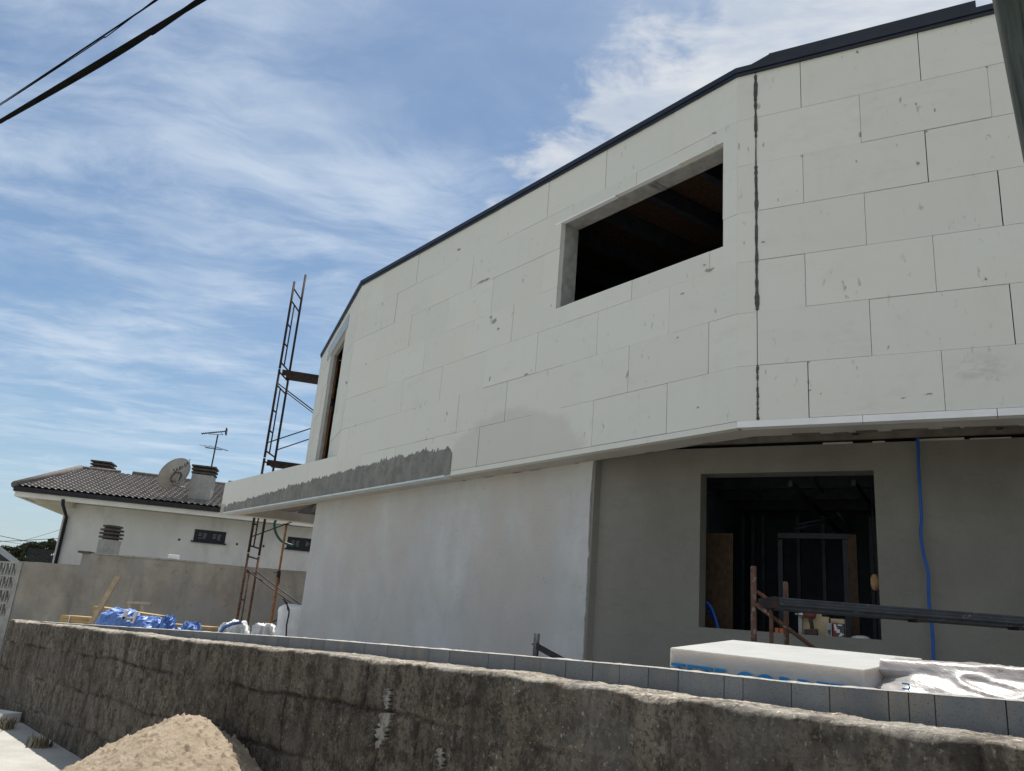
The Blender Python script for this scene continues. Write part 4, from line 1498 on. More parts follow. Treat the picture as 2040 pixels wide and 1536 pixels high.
for (x, y, yd, rr_) in ((1501, 1128, YT, .019), (1565, 1159, YT + .35, .0175), (1536, 1190, YT - .05, .013)):
    a = ony(x, y, yd)
    MB().tube([a, np.array([a[0], a[1], LOT])], rr_, 12).build('leg', M['rust'], tr)
m = MB().tube([ony(1507, 1178, YT), ony(1537, 1198, YT - .02)], .012, 10)
m.build('cross_bar', M['rust'], tr)
MB().tube([ony(1506, 1204, YT - .03), ony(1625, 1294, YT - .03)], .013, 10).build('brace', M['rust'], tr)
p0_, p1_ = ony(1536, 1202, YT), ony(2060, 1243, YT + .03)
dd_ = (p1_ - p0_) / np.linalg.norm(p1_ - p0_)
p1_ = p0_ + dd_ * 3.2
m = MB()
hh_ = .066
m.beam(p0_ + np.array([0, 0, .008]), p1_ + np.array([0, 0, .008]), .30, .050)
for zo in (.027, .010, -.007):
    m.beam(p0_ + np.array([0, -.152, zo]), p1_ + np.array([0, -.152, zo]), .008, .009)
m.beam(p0_ + np.array([0, 0.012, -.026]), p1_ + np.array([0, .012, -.026]), .27, .020)
m.build('scaffold_beam', M['plank'], tr)
MB().box(p0_ + np.array([-.018, 0, 0]), (.03, .33, .07)).build('end_cap', M['rust_dark'], tr)
for k in range(4):
    q = p0_ + dd_ * (.9 + k * .65)
    MB().box(q + np.array([0, -.10, -.043]), (.05, .12, .018)).build('clamp', M['rust_dark'], tr)

# small black bracket behind the block wall
a = onv(1070, 1262, WN * 4.3, -50)
br = empty('metal_bracket', (a[0], a[1], LOT), 'black steel post with a diagonal stay behind the block wall, before the white plaster', 'bracket')
a2 = onv(1065, 1303, WN * 4.3, -50)
MB().tube([a, np.array([a2[0], a2[1], LOT])], .022, 12).build('post', M['black'], br)
b1, b2 = onv(1068, 1285, WN * 4.3, -50), onv(1128, 1318, WN * 4.3, -50)
MB().beam(b1, b2, .03, .045).build('stay', M['black'], br)
MB().tube([onv(1066, 1283, WN * 4.3, -50), onv(1060, 1283, WN * 4.3, -50)], .006, 8).build('pin', M['black'], br)

# foam board packs behind the block wall ------------------------------
PF, PBk = 3.62, 4.16
f0, f1 = onv(1335, 1290, WN * PF, -50), onv(1724, 1334, WN * (PF - .02), -50)
k0 = onv(1459, 1274.5, WN * PBk, -50)
k1 = k0 + (f1 - f0)
k1[2] = onv(1842, 1312, WN * PBk, -50)[2]
pk1 = empty('foam_pack', ((f0[0] + k1[0]) / 2, (f0[1] + k1[1]) / 2, LOT), 'long unwrapped pack of white foam boards with blue lettering behind the block wall', 'foam boards', 'packs of foam boards')
m = MB()
NL = 5
for i in range(NL):
    t0, t1 = i * .10, (i + 1) * .10 - .0012
    jit = [random.uniform(-.004, .004) for _ in range(4)]
    e = np.array([WD[0], WD[1], 0]); nn_ = np.array([WN[0], WN[1], 0])
    cs = [f0 + e * jit[0] + nn_ * jit[2], f1 + e * jit[1] + nn_ * jit[2], k1 + e * jit[1], k0 + e * jit[0]]
    dn = np.array([0, 0, -1.])
    m.hexa([c + dn * t1 for c in cs] + [c + dn * t0 for c in cs])
bevel(m.build('boards', M['package'], pk1), .006)
exv = (f1 - f0) / np.linalg.norm(f1 - f0)
nout = -np.array([WN[0], WN[1], 0])
zt_l = onv(1336, 1322, WN * (PF - .012), -50)
tx = text_mesh('TETE CORRETEL', .155, .0025, M['ink_blue'], 'lettering', pk1, zt_l - np.array([0, 0, .099]) + nout * .006 + exv * .005, exv, (0, 0, 1))
tw = max(v.co.x for v in tx.data.vertices)
# wrapped pack to the right
g0 = onv(1752, 1313, WN * 3.74, -50)
L2 = 1.5
e = np.array([WD[0], WD[1], 0]); nn_ = np.array([WN[0], WN[1], 0])
pk2 = empty('foam_pack', tuple((g0 + e * .7) * np.array([1, 1, 0]) + np.array([0, 0, LOT])), 'pack of foam boards in crinkled clear plastic at the right behind the block wall', 'foam boards', 'packs of foam boards')
nu, nv = 160, 70
prof = []
q1 = onv(2040, 1331, WN * 4.1, -50)
slope = .01
for iu in range(nu):
    row = []
    t = iu / (nu - 1)
    for iv in range(nv):
        s = iv / (nv - 1)
        # walk: bottom front -> sloping front shoulder -> top -> back
        if s < .35: a_, hz = -.14, -.55 + (.55 - .13) * (s / .35)
        elif s < .55: k = (s - .35) / .2; a_, hz = -.14 + .12 * k, -.13 + .085 * k
        elif s < .62: k = (s - .55) / .07; a_, hz = -.02 + .03 * k, -.045 + .05 * k
        else: k = (s - .62) / .38; a_, hz = .01 + .44 * k, .005 + .012 * k
        shr = min(1, t / .10)
        if s < .55: hz = hz - .02 * (1 - shr) ; a_ = a_ + .05 * (1 - shr)
        cr_ = .008 * fbm(np.array(t * 9 + s * 5), np.array(s * 14 - t * 3), 111, 4, .6) + .012 * (1 - abs(fbm(np.array(t * 3 - s * 2), np.array(s * 7 + t * 5), 117, 2))) ** 6
        p_ = g0 + e * (t * L2) + nn_ * (a_ - float(cr_) * .9) + np.array([0, 0, hz + float(cr_) * .7 - .004 - slope * t * L2 * .0])
        row.append(p_)
    prof.append(row)
m = MB().grid(np.array(prof), smooth=True, flip=True)
ends = [tuple(p) for p in prof[0]]
m.add(ends, [tuple(range(nv))], False)
m.build('plastic_wrap', M['wrap'], pk2)
bl_ = onv(1798, 1352, WN * 3.575, -50)
text_mesh('m', .07, .001, M['ink_blue'], 'lettering', pk2, onv(1800, 1358, WN * 3.57, -50) + nout * .015, (0, 0, -1), e)

# ================================================================== scaffold tower behind the balcony
sx, sy = -5.33, 18.0
gd = np.array([.965, .262]); gn = np.array([.03, 1.0])
sc = empty('scaffold_tower', (sx, sy, LOT), 'tall rusty frame scaffold rising behind the balcony at the end of the new house', 'scaffold')
fr = []
for bay, bx in enumerate((0, 2.4)):
    for lvl in range(4):
        z0_ = LOT + .02 + 2.08 * lvl
        z1_ = z0_ + (2.06 if lvl < 3 else 2.06)
        if bay == 1 and lvl == 3:
            continue
        o0 = np.array([sx, sy]) + gd * bx
        o1 = o0 + gn * .75
        m = MB()
        m.tube([(*o0, z0_), (*o0, z1_ + (.10 if lvl == 3 else 0))], .028, 8)
        m.tube([(*o1, z0_), (*o1, z1_ + (.62 if lvl == 3 else 0))], .028, 8)
        oi = o0 + gn * .28
        m.tube([(*oi, z0_ + .15), (*oi, z1_ - .38)], .017, 8)
        for zz_, a_, b_ in ((z0_ + .15, 0, .75), (z1_ - .38, 0, .75), (z1_ - .06, 0, .75), (z0_ + .62, 0, .28), (z0_ + 1.1, 0, .28)):
            m.tube([(*(o0 + gn * a_), zz_), (*(o0 + gn * b_), zz_)], .018, 8)
        m.build('frame', M['rust'] if lvl < 1 else M['rust_dark'], sc)  # upper frames coloured darker to read as backlit silhouettes
for lvl in range(3):
    z0_ = LOT + 2.08 * lvl
    for dn_ in (0, .75):
        a_ = np.array([sx, sy]) + gn * dn_
        b_ = a_ + gd * 2.4
        m = MB().tube([(*a_, z0_ + 1.75), (*b_, z0_ + .35)], .014, 6)
        if dn_ == 0 or lvl != 1:
            m.tube([(*a_, z0_ + .35), (*b_, z0_ + 1.6)], .014, 6)
        m.build('brace', M['black'], sc)
for zdk in (4.86, 6.97):
    m = MB()
    a_ = np.array([sx, sy]) + gn * .37
    q0, q1 = np.array([*(a_ + gd * .05), zdk]), np.array([*(a_ + gd * 2.4), zdk])
    m.beam(q0, q1, .62, .05)
    m.beam(q0 + np.array([0, 0, -.03]) - np.array([*gn, 0]) * .32, q1 + np.array([0, 0, -.03]) - np.array([*gn, 0]) * .32, .03, .13)
    for k in range(16):
        q = q0 + (q1 - q0) * (k + .5) / 16 - np.array([*gn, 0]) * .337
        m.box(q + np.array([0, 0, -.01]), (.05, .012, .02), math.atan2(gd[1], gd[0]))
    m.build('deck', M['rust_dark'], sc)
a_ = np.array([sx, sy]) + gn * .37 + gd * .95
m = MB().tube([(*a_, 5.06), (*(a_ + gd * 1.4), 5.06)], .025, 8)
m.tube([(*a_, 4.9), (*a_, 5.16)], .02, 8)
m.build('toe_rail', M['rust'], sc)

# ================================================================== materials stacked on the plot
YP = 16.6


def at(x, y, yy=YP):
    return ony(x, y, yy)


def plank(m, x0, y0, x1, y1, dep, th, yy=YP):
    a, b_ = at(x0, y0, yy), at(x1, y1, yy)
    m.beam(a + np.array([0, dep / 2, -th / 2]), b_ + np.array([0, dep / 2, -th / 2]), dep, th)


# lower timber pack (two visible ends) and the upper boards on the tarpaulin
tp1 = empty('timber_pack', tuple(at(270, 1260)), 'strapped stack of yellow timber lying behind the low wall under the blue tarpaulin', 'timber')
tp1.location.z = LOT
ORG[tp1.name] = np.array(tp1.location)
m = MB()
for k in range(5):
    a, b_ = at(121, 1225, YP + .3), at(421, 1249, YP + .3)
    m.beam(a + np.array([0, .35, -.03 - .062 * k]), b_ + np.array([0, .35, -.03 - .062 * k]), .7, .058)
m.build('boards', M['wood'], tp1)
for x, y in ((140, 1227), (398, 1247)):
    a = at(x, y, YP + .3)
    MB().box(a + np.array([0, -.008, -.15]), (.02, .012, .32)).build('strap', M['bag'], tp1)
tp2 = empty('timber_pack', tuple(at(245, 1220)), 'short thick yellow boards lying on top of the blue tarpaulin', 'timber')
m = MB()
plank(m, 186, 1207, 316, 1226, .5, .06, YP - .1)
plank(m, 187, 1211, 315, 1230, .47, .10, YP - .06)
o = m.build('boards', M['wood'], tp2)
# blue tarpaulin lumps
rr = random.Random(2)


def lump(name, px0, px1, pyt, pyb, yy, dep, mat, seed, parent=None, crease=.06, sh=1.0):
    a, b_ = at(px0, pyb, yy), at(px1, pyb, yy)
    top = at((px0 + px1) / 2, pyt, yy)[2]
    L = np.linalg.norm(b_ - a)
    z0_ = LOT
    nu_, nv_ = (30, 15)
    G = np.zeros((nu_, nv_, 3))
    for i in range(nu_):
        for j in range(nv_):
            th_ = 2 * math.pi * i / (nu_ - 1)
            f_ = j / (nv_ - 1)
            r_ = math.cos(f_ * math.pi / 2) ** .45 if f_ < 1 else 0
            zz_ = (top - z0_) * math.sin(f_ * math.pi / 2) ** .9
            cx, cy = (a + b_)[0] / 2, (a + b_)[1] / 2 + dep / 2
            d_ = 1 + crease * float(fbm(np.array(2.2 * math.cos(th_) * (1 + f_) + seed), np.array(2.2 * math.sin(th_) + f_ * 3), seed, 4, .75)) * 2.6
            if j == nv_ - 1: d_ = 1
            G[i, j] = (cx + math.cos(th_) * r_ * L / 2 * d_, cy + math.sin(th_) * r_ * dep / 2 * d_, z0_ + zz_ * (1 + .5 * (d_ - 1)))
    return MB().grid(G, smooth=False).build(name, mat, parent)


tarp = empty('tarpaulin', tuple(at(250, 1250)), 'crumpled blue tarpaulin draped over the timber behind the low wall', 'tarpaulin')
lump('fold', 162, 262, 1213, 1245, YP - .7, 1.0, M['tarp'], 5, tarp, .10)
lump('fold', 240, 318, 1229, 1248, YP - .75, .9, M['tarp'], 9, tarp, .12)
lump('fold', 308, 336, 1228, 1250, YP - .7, .6, M['tarp'], 15, tarp, .14)
lump('fold', 340, 392, 1241, 1254, YP - .7, .6, M['tarp'], 21, tarp, .16)
# stick leaning on the tarpaulin
a, b_ = at(180, 1245, YP - 1.3), at(236, 1149, YP - 1.1)
a = a + (a - b_) * .25
tag(MB().beam(a, b_, .085, .06, up=(0, 1, 0)).build('timber_batten', M['wood_old']), 'pale square batten leaning upright against the blue tarpaulin', 'batten')
# two grey metal stools / saw horses on the stack
st = empty('saw_horse', tuple(at(277, 1222, YP + .6)), 'grey metal frame with a flat top bar standing behind the yellow boards', 'saw horse')
m = MB(); m.beam(at(255, 1200, YP + .6), at(299, 1202, YP + .6), .10, .045); m.build('top_bar', M['metal_grey'], st)
for x in (259, 284):
    m = MB(); m.beam(at(x, 1202, YP + .6), at(x - 3, 1240, YP + .6), .05, .06, up=(0, 1, 0)); m.build('leg', M['metal_grey'], st)
st = empty('saw_horse', tuple(at(260, 1232, YP - 1.0)), 'small pale metal frame with two sloping arms resting on the blue tarpaulin', 'saw horse')
m = MB()
for (x0, y0, x1, y1) in ((254, 1216, 245, 1234), (273, 1218, 263, 1241)):
    m.beam(at(x0, y0, YP - 1.0), at(x1, y1, YP - 1.0), .05, .05, up=(0, 1, 0))
m.build('arm', M['white_slab'], st)
m = MB(); m.beam(at(246, 1231, YP - .98), at(266, 1235, YP - .98), .05, .09, up=(0, 1, 0)); m.build('crosspiece', M['metal_grey'], st)
# white bags
lump_specs = [(424, 447, 1240, 1260, 'limp white bag nearest the timber behind the low wall'), (436, 484, 1238, 1263, 'white woven bag with a blue band left of the scaffold legs'),
              (484, 540, 1243, 1266, 'slumped white bag between the scaffold legs and the orange prop'), (536, 560, 1249, 1268, 'small white bag right beside the orange prop')]
for k, (x0, x1, yt, yb, lab) in enumerate(lump_specs):
    a = at((x0 + x1) / 2, yb, YP - .6 + .1 * k)
    e_ = empty('rubble_bag', (a[0], a[1], LOT), lab, 'bag', 'white bags along the low wall')
    lump('bag_body', x0, x1, yt, yb, YP - .6 + .1 * k, .8, M['bag'], 31 + 7 * k, e_, .12)
    if k == 1:
        c_ = at(462, 1246, YP - .62)
        MB().tube([at(436, 1264, YP - .62), at(446, 1250, YP - .64), at(462, 1243, YP - .66), at(480, 1240, YP - .5)], .03, 8).build('band', M['tarp'], e_)
# big bag by the corner of the plastered wall, with a black strap
yb_ = 14.2
a, b_ = ony(552, 1270, yb_), ony(606, 1270, yb_)
bb = empty('big_bag', ((a[0] + b_[0]) / 2, yb_ + .4, LOT), 'large upright white bulk bag at the corner of the plastered wall', 'bag')
zt_ = ony(580, 1203, yb_)[2]
nu_, nv_ = 60, 30
G = np.zeros((nu_, nv_, 3))
for i in range(nu_):
    for j in range(nv_):
        th_ = 2 * math.pi * i / (nu_ - 1)
        f_ = j / (nv_ - 1)
        c_, s_2 = math.cos(th_), math.sin(th_)
        rr_ = (abs(c_) ** 4 + abs(s_2) ** 4) ** -.25
        d_ = 1 + .05 * float(fbm(np.array(3 * c_ + f_ * 4), np.array(3 * s_2 + 4 * f_), 55, 4, .6)) * 2
        tp_ = min(1, (1 - f_) * 9)
        G[i, j] = ((a[0] + b_[0]) / 2 + rr_ * c_ * .33 * d_ * tp_ ** .5, yb_ + .4 + rr_ * s_2 * .33 * d_ * tp_ ** .5, LOT + (zt_ - LOT) * min(1, f_ * 1.05) + .05 * (d_ - 1))
MB().grid(G).build('bag_body', M['bag'], bb)
sp = [(570, 1268), (571, 1245), (575, 1226), (576, 1215), (572, 1205), (567, 1197), (564, 1193)]
pts = [ony(x, y, yb_ - .05) for x, y in sp]
m = MB()
for i in range(len(pts) - 1):
    m.beam(pts[i], pts[i + 1] + (pts[i + 1] - pts[i]) * .04, .024, .01, up=(.3, -1, 0))
pts2 = [pts[-1], pts[-1] + np.array([.06, .05, -.06]), pts[-1] + np.array([.10, .03, -.17]), pts[-4]]
for i in range(3):
    m.beam(pts2[i], pts2[i + 1] + (pts2[i + 1] - pts2[i]) * .04, .024, .01, up=(.3, -1, 0))
m.build('strap', M['black'], bb)

# ================================================================== neighbour's boundary wall and lattice wall
YW = 21.0
cw = empty('boundary_wall', (-8, YW, 0), 'tall stained cement boundary wall stepping up behind the stacked timber', 'wall')
xl, xs = ony(38, 1118, YW)[0], ony(163, 1110, YW)[0]
zl, zh = ony(100, 1121, YW)[2], ony(400, 1121, YW)[2]
zl0 = ony(38, 1118, YW)[2]
m = MB()


def wavy(xa, xb, za, zb_, n_, amp, seed):
    xs_ = np.linspace(xa, xb, n_)
    zs2 = np.linspace(za, zb_, n_) + amp * fbm(xs_ * 3, xs_ * 0, seed, 3)
    for i in range(n_ - 1):
        m.hexa([(xs_[i], YW, -.2), (xs_[i + 1], YW, -.2), (xs_[i + 1], YW + .2, -.2), (xs_[i], YW + .2, -.2),
                (xs_[i], YW, zs2[i]), (xs_[i + 1], YW, zs2[i + 1]), (xs_[i + 1], YW + .2, zs2[i + 1]), (xs_[i], YW + .2, zs2[i])])


m.add([], [])
n_ = 40
xs_ = np.r_[np.linspace(xl, xs, 18), xs + .001, np.linspace(xs + .05, 1.5, 60)]
zz_ = np.r_[np.linspace(zl0 + .0, zl, 18), zh - .02, np.full(60, zh)] + .012 * fbm(xs_ * 3, xs_ * 0, 121, 3)
F_ = np.array([[(x, YW, -.2) for x in xs_], [(x, YW, z) for x, z in zip(xs_, zz_)], [(x, YW + .22, z) for x, z in zip(xs_, zz_)], [(x, YW + .22, -.2) for x in xs_]])
m.grid(F_, smooth=False)
m.add([tuple(F_[k][0]) for k in range(4)], [(0, 1, 2, 3)])
m.build('render_face', M['oldwall'], cw)
m = MB()
m.box((xl + .05, YW - .01, zl0 / 2 - .1), (.11, .03, zl0 + .16))
m.build('corner_strip', M['conc_pale'], cw)
a = ony(167, 1106, YW)
m = MB().box((xs + .05, YW + .1, zh + .02), (.30, .34, .05), .06)
m.build('coping_piece', M['conc_dark'], cw)
m = MB()
x = xs + .3
while x < -7.6:
    l = random.uniform(.15, .5)
    m.box((x + l / 2, YW + .1, zh + .012), (l, .26, .022 + random.uniform(0, .02)), random.uniform(-.03, .03))
    x += l + .01
m.build('coping', M['conc_pale'], cw)
a = ony(346, 1109, YW + .1)
fo = MB().box((a[0], YW + .1, zh + .085), (.26, .16, .11), .3)
fo.add([], [])
o = tag(fo.build('foam_offcut', M['eps_strip']), 'white foam offcut lying on top of the tall cement boundary wall', 'offcut')
o.rotation_euler = (0, 0, 0)
bevel(o, .02)

# lattice wall at the far left
lw = empty('lattice_wall', (xl - 1, YW + .1, 0), 'pale pierced concrete screen wall at the left edge beside the boundary wall', 'wall')
yl = YW + .12
zt_ = ony(20, 1119, yl)[2]
pitch = ony(20, 1119, yl)[2] - ony(20, 1146, yl)[2]
xw0 = xl - 2.6
m = MB()
m.box(((xw0 + xl) / 2, yl, (zt_ - 4 * pitch) / 2 - .05), (xl - xw0 - .004, .12, zt_ - 4 * pitch + .1))
m.build('base_wall', M['conc_pale'], lw)
m = MB()
for k in range(5):
    m.box(((xw0 + xl) / 2, yl, zt_ - k * pitch - .022), (xl - xw0 - .006, .11, .04))
cwid = .155
x = xl - .02
i = 0
while x > xw0:
    for k in range(4):
        zc_ = zt_ - k * pitch - .042
        zb2 = zt_ - (k + 1) * pitch - .002
        m.box((x, yl, (zc_ + zb2) / 2), (.026, .10, zc_ - zb2 - .001))
        xm = x - cwid / 2
        for t_, w2 in ((0, .06), (.2, .034), (.4, .018), (.6, .018), (.8, .034)):
            z1_ = zc_ - (zc_ - zb2) * t_
            z2_ = zc_ - (zc_ - zb2) * (t_ + .2)
            m.box((xm + (.012 if t_ < .5 else -.012), yl, (z1_ + z2_) / 2), (w2, .085, z1_ - z2_ - .001))
    x -= cwid
m.build('lattice', M['conc_pale'], lw)

hd = empty('added_hedge', (xl - 1.5, yl + .9, 0), 'dark foliage added behind the pierced screen wall to darken its holes', 'added_hedge')  # invented greenery, so that the lattice holes show dark
m = MB()
rr = random.Random(77)
for k in range(5200):
    p_ = np.array([rr.uniform(xw0, xl - .25), yl + .55 + rr.uniform(0, .5), rr.uniform(0, zt_ - .12 + .1 * math.sin(k))])
    e1_ = np.array([rr.gauss(0, 1) for _ in range(3)]); e1_ /= np.linalg.norm(e1_)
    e2_ = np.cross(e1_, [rr.gauss(0, 1) for _ in range(3)]); e2_ /= np.linalg.norm(e2_) + 1e-9
    m.add([p_ - e1_ * .07, p_ + e2_ * .045, p_ + e1_ * .07, p_ - e2_ * .045], [(0, 1, 2, 3)])
m.build('foliage', M['leaf'], hd)
m = MB()
for k in range(4):
    m.tube([(xw0 + .3 + k * .6, yl + .8, 0), (xw0 + .35 + k * .6, yl + .8, zt_ * .6)], .03, 6)
m.build('stems', M['trunk'], hd)

# ================================================================== neighbour's house
EA = 11.5
E0 = np.array([ony(30, 975, 27)[0], 27.0])
dN = np.array([math.cos(R(EA)), math.sin(R(EA))]); nN = np.array([-dN[1], dN[0]])
FN = Face(E0, dN, nN)                                  # eave plane; w goes back
EV = FN.px(200, 994)[1]
EVr = FN.px(430, 1019)[1]
nh = empty('neighbour_house', (E0[0] + 7, 28.5, 0), 'white rendered neighbouring house with a brown tiled hip roof beyond the boundary wall', 'house')
zE = (FN.px(60, 985)[1] + FN.px(420, 1016)[1]) / 2
WW = .75                                               # eave overhang
uL = FN.px(118, 1060, WW)[0]
zT = FN.px(60, 975)[1]
uR = 17.0
m = MB()
FN.slab(m, uL, uR, WW, WW + 7, -.2, zE - .12)
m.build('wall', M['nwall'], nh)
# fascia, soffit, gutter
zg1 = (FN.px(60, 977)[1] + FN.px(400, 1003)[1]) / 2
zg0 = (FN.px(60, 984)[1] + FN.px(400, 1014)[1]) / 2
zf0 = (FN.px(60, 993)[1] + FN.px(400, 1025)[1]) / 2
m = MB(); FN.slab(m, .02, uR, 0, .12, zf0, zg0 - .003)
FN.slab(m, .021, .14, .121, 8.2, zf0 + .002, zg0 - .005)
m.build('fascia', M['fascia'], nh)
m = MB(); FN.slab(m, .141, uR - .01, .121, 8.1, zf0 + .05, zf0 + .09); m.build('soffit', M['fascia'], nh)
m = MB(); FN.slab(m, -.03, uR, -.08, .10, zg0, zg1); FN.slab(m, -.05, .10, .101, 8.2, zg0 + .001, zg1 - .001); m.build('gutter', M['gutter'], nh)
# boxed eave return at the left corner
m = MB()
ucl, ucr = FN.px(72, 997, .45)[0], uL + .3
m.hexa([FN.p(ucl, .42, zf0 - .12), FN.p(ucr, .42, zf0 - .12), FN.p(ucr, 6, zf0 - .12), FN.p(ucl, 6, zf0 - .12), FN.p(ucl, .42, zf0 + .048), FN.p(ucr, .42, zf0 + .048), FN.p(ucr, 6, zf0 + .048), FN.p(ucl, 6, zf0 + .048)])
m.build('eave_box', M['soffit'], nh)
# roof
wr = 4.6
ur0, zr0 = FN.px(158, 944, wr)
zr1 = FN.px(470, 962, wr)[1]
zrd = (zr0 + zr1) / 2
NV = 17
TU = .20
cols = int((uR + .2) / TU * 8)
uu = np.linspace(0, uR + .2, cols)
rows = []
vlist = []
for k in range(NV):
    vlist += [(k / NV, .0), ((k + .96) / NV, 1.0)]
G = []
for (v, top) in vlist:
    lift = .055 * (1 - top) if True else 0
    wv = wr * v
    zv = zg1 - .02 + (zrd - zg1 + .02) * v + lift
    wave = .045 * np.abs(np.sin(uu / TU * math.pi)) ** .8
    G.append(np.stack([FN.o[0] + dN[0] * uu + nN[0] * wv, FN.o[1] + dN[1] * uu + nN[1] * wv, zv + wave], -1))
G = np.array(G)
m = MB()
hipu = np.array([ur0 * v for v, _ in vlist])
fs = []
for i in range(len(vlist) - 1):
    for j in range(cols - 1):
        if uu[j] >= min(hipu[i], hipu[i + 1]) - .06:
            fs.append((i * cols + j, i * cols + j + 1, (i + 1) * cols + j + 1, (i + 1) * cols + j))
m.add(G.reshape(-1, 3), fs, False)
# the other slopes, plain
e1, e2 = FN.p(0, 8.2, zg1), FN.p(uR, 8.2, zg1)
rg0, rg1 = FN.p(ur0, wr, zrd), FN.p(uR, wr, zrd)
m.add([FN.p(0, 0, zg1), rg0, e1], [(0, 1, 2)])
m.add([e1, rg0, rg1, e2], [(0, 1, 2, 3)])
rf = m.build('roof', M['tile'], nh)
m = MB()
m.tube([FN.p(-.05, 0, zg1 + .05), FN.p(ur0 * .5, wr * .5, (zg1 + zrd) / 2 + .07), FN.p(ur0, wr, zrd + .06)], .12, 10)
for (xa, xb, dz) in ((152, 237, 0), (238, 262, -.14), (263, 330, .02), (330, 430, -.02), (425, 456, -.02), (457, 520, .08)):
    ua, ub_ = FN.px(xa, 950, wr)[0], FN.px(xb, 955, wr)[0]
    m.tube([FN.p(ua, wr, zrd + .05 + dz), FN.p(ub_, wr, zrd + .05 + dz)], .10, 8)
m.build('ridge_tiles', M['tile_dark'], rf)
# downpipe
m = MB()
pp = [(128, 984, -.03), (128, 996, .1), (133, 1030, WW - .06), (112, 1118, WW - .06)]
u1_ = FN.px(132, 1032, WW - .06)[0]
m.tube([FN.p(*[FN.px(127, 990, 0)[0], -.0, zf0 + .05]), FN.p(FN.px(128, 1000, .05)[0], -.02, zf0 - .12), FN.p(u1_, WW - .07, FN.px(132, 1030, WW - .06)[1]), FN.p(u1_ - .0, WW - .07, -.1)], .055, 10)
m.build('downpipe', M['gutter'], nh)
# shuttered vents
for k, (x0, y0, x1, y1) in enumerate(((387, 1054, 448, 1084), (572, 1069, 633, 1099))):
    a, b_ = FN.px(x0 + 2, y0, WW), FN.px(x1 - 1, y1, WW)
    m = MB(); FN.slab(m, a[0], b_[0], WW - .02, WW + .02, b_[1] + .02, a[1])
    wi = m.build('window', M['louvre'], nh)
    m = MB(); FN.slab(m, a[0] - .06, b_[0] + .06, WW - .07, WW + .0, b_[1] - .03, b_[1] + .018); m.build('sill', M['louvre'], wi)
    m = MB()
    Wd, Hd = b_[0] - a[0], a[1] - b_[1] - .02
    rr = random.Random(40 + k)
    for c in range(2):
        for s_c in range(2):
            for r0 in range(5):
                if rr.random() < .12: continue
                uu0 = a[0] + Wd * (.14 + .46 * c + .15 * s_c)
                zz0 = b_[1] + .02 + Hd * (.24 + .105 * r0)
                FN.slab(m, uu0, uu0 + Wd * .115 * rr.uniform(.6, 1), WW - .024, WW - .0205, zz0, zz0 + Hd * .035)
    m.build('grille_slots', M['louvre_gap'], wi)
# small vent holes
for (x, y) in ((147, 1002), (357, 1075), (472, 1084), (525, 1088)):
    a = FN.px(x, y, WW)
    MB().tube([FN.p(a[0], WW - .012, a[1]), FN.p(a[0], WW + .02, a[1])], .04, 10).build('vent_hole', M['gutter'], nh)


def chimney(x0, x1, xr, yt, yb, w, zcap, parent, slats, mat_b, dpt):
    """x0..x1 front, xr right hand side edge, yt..yb top and bottom of the shaft"""
    a, b_ = FN.px(x0, yb, w)[0], FN.px(x1, yb, w)[0]
    zb2, zt2 = FN.px(x0, yb, w)[1], FN.px(x0, yt, w)[1]
    m = MB(); FN.slab(m, a, b_, w, w + dpt, zb2 - .6, zt2)
    ch = m.build('chimney', mat_b, parent)
    m = MB()
    z = zt2
    for k in range(slats):
        gr_ = .03 + .012 * k
        FN.slab(m, a - gr_, b_ + gr_, w - gr_, w + dpt + gr_, z + .03, z + .085)
        FN.slab(m, a + .06, b_ - .06, w + .06, w + dpt - .06, z - .02 if k else z + .0005, z + .0295)
        z += .088 + zcap
    m.build('chimney_cap', M['conc_dark'], ch)
    return ch


chimney(372, 416, 422, 942, 998, .9, .03, nh, 3, M['conc_pale'], .72)
chimney(177, 213, 218, 938, 952, wr + .5, .03, nh, 4, M['conc_pale'], .8)

# satellite dish -------------------------------------------------------
wd_ = .35
dc = FN.p(*((lambda q: (q[0], wd_, q[1]))(FN.px(347, 943, wd_))))
view = (dc - O) / np.linalg.norm(dc - O)
rt = _r; up_ = _u
majd = rt * math.cos(R(47)) + up_ * math.sin(R(47))      # long axis of the ellipse as seen
mind = rt * math.sin(R(47)) - up_ * math.cos(R(47))
thd = R(57)
bn = -view * math.cos(thd) + mind * math.sin(thd)        # towards the back of the dish
bn /= np.linalg.norm(bn)
axx = majd - bn * (majd @ bn); axx /= np.linalg.norm(axx)
axy = np.cross(bn, axx)
dish = empty('satellite_dish', tuple(dc), 'large grey satellite dish seen from behind beside the neighbouring chimney', 'satellite dish')
Rd = .61
nr, nt = 14, 48
G = np.array([[dc + (axx * math.cos(t) + axy * math.sin(t)) * Rd * q + bn * .16 * (1 - q * q) for t in np.linspace(0, 2 * math.pi, nt)] for q in np.linspace(0, 1, nr)])
m = MB().grid(G, smooth=True, flip=True)
G2 = np.array([[dc + (axx * math.cos(t) + axy * math.sin(t)) * Rd * q + bn * (.15 * (1 - q * q) - .012) for t in np.linspace(0, 2 * math.pi, nt)] for q in np.linspace(0, 1, nr)])
m.grid(G2, smooth=True)
m.build('reflector', M['dish'], dish)
m = MB().tube([dc + (axx * math.cos(t) + axy * math.sin(t)) * Rd for t in np.linspace(0, 2 * math.pi, 41)], .012, 6)
m.build('rim', M['metal_grey'], dish)
hubc = dc + bn * .16 - axx * .05 + axy * .0
m = MB().tube([hubc + (axx * .20 * math.cos(t) + axy * .20 * math.sin(t)) + bn * .02 for t in np.linspace(0, 2 * math.pi, 25)], .02, 8)
m.build('mounting_ring', M['conc_dark'], dish)
foot = FN.p(*((lambda q: (q[0], .75, q[1]))(FN.px(348, 968, .75))))
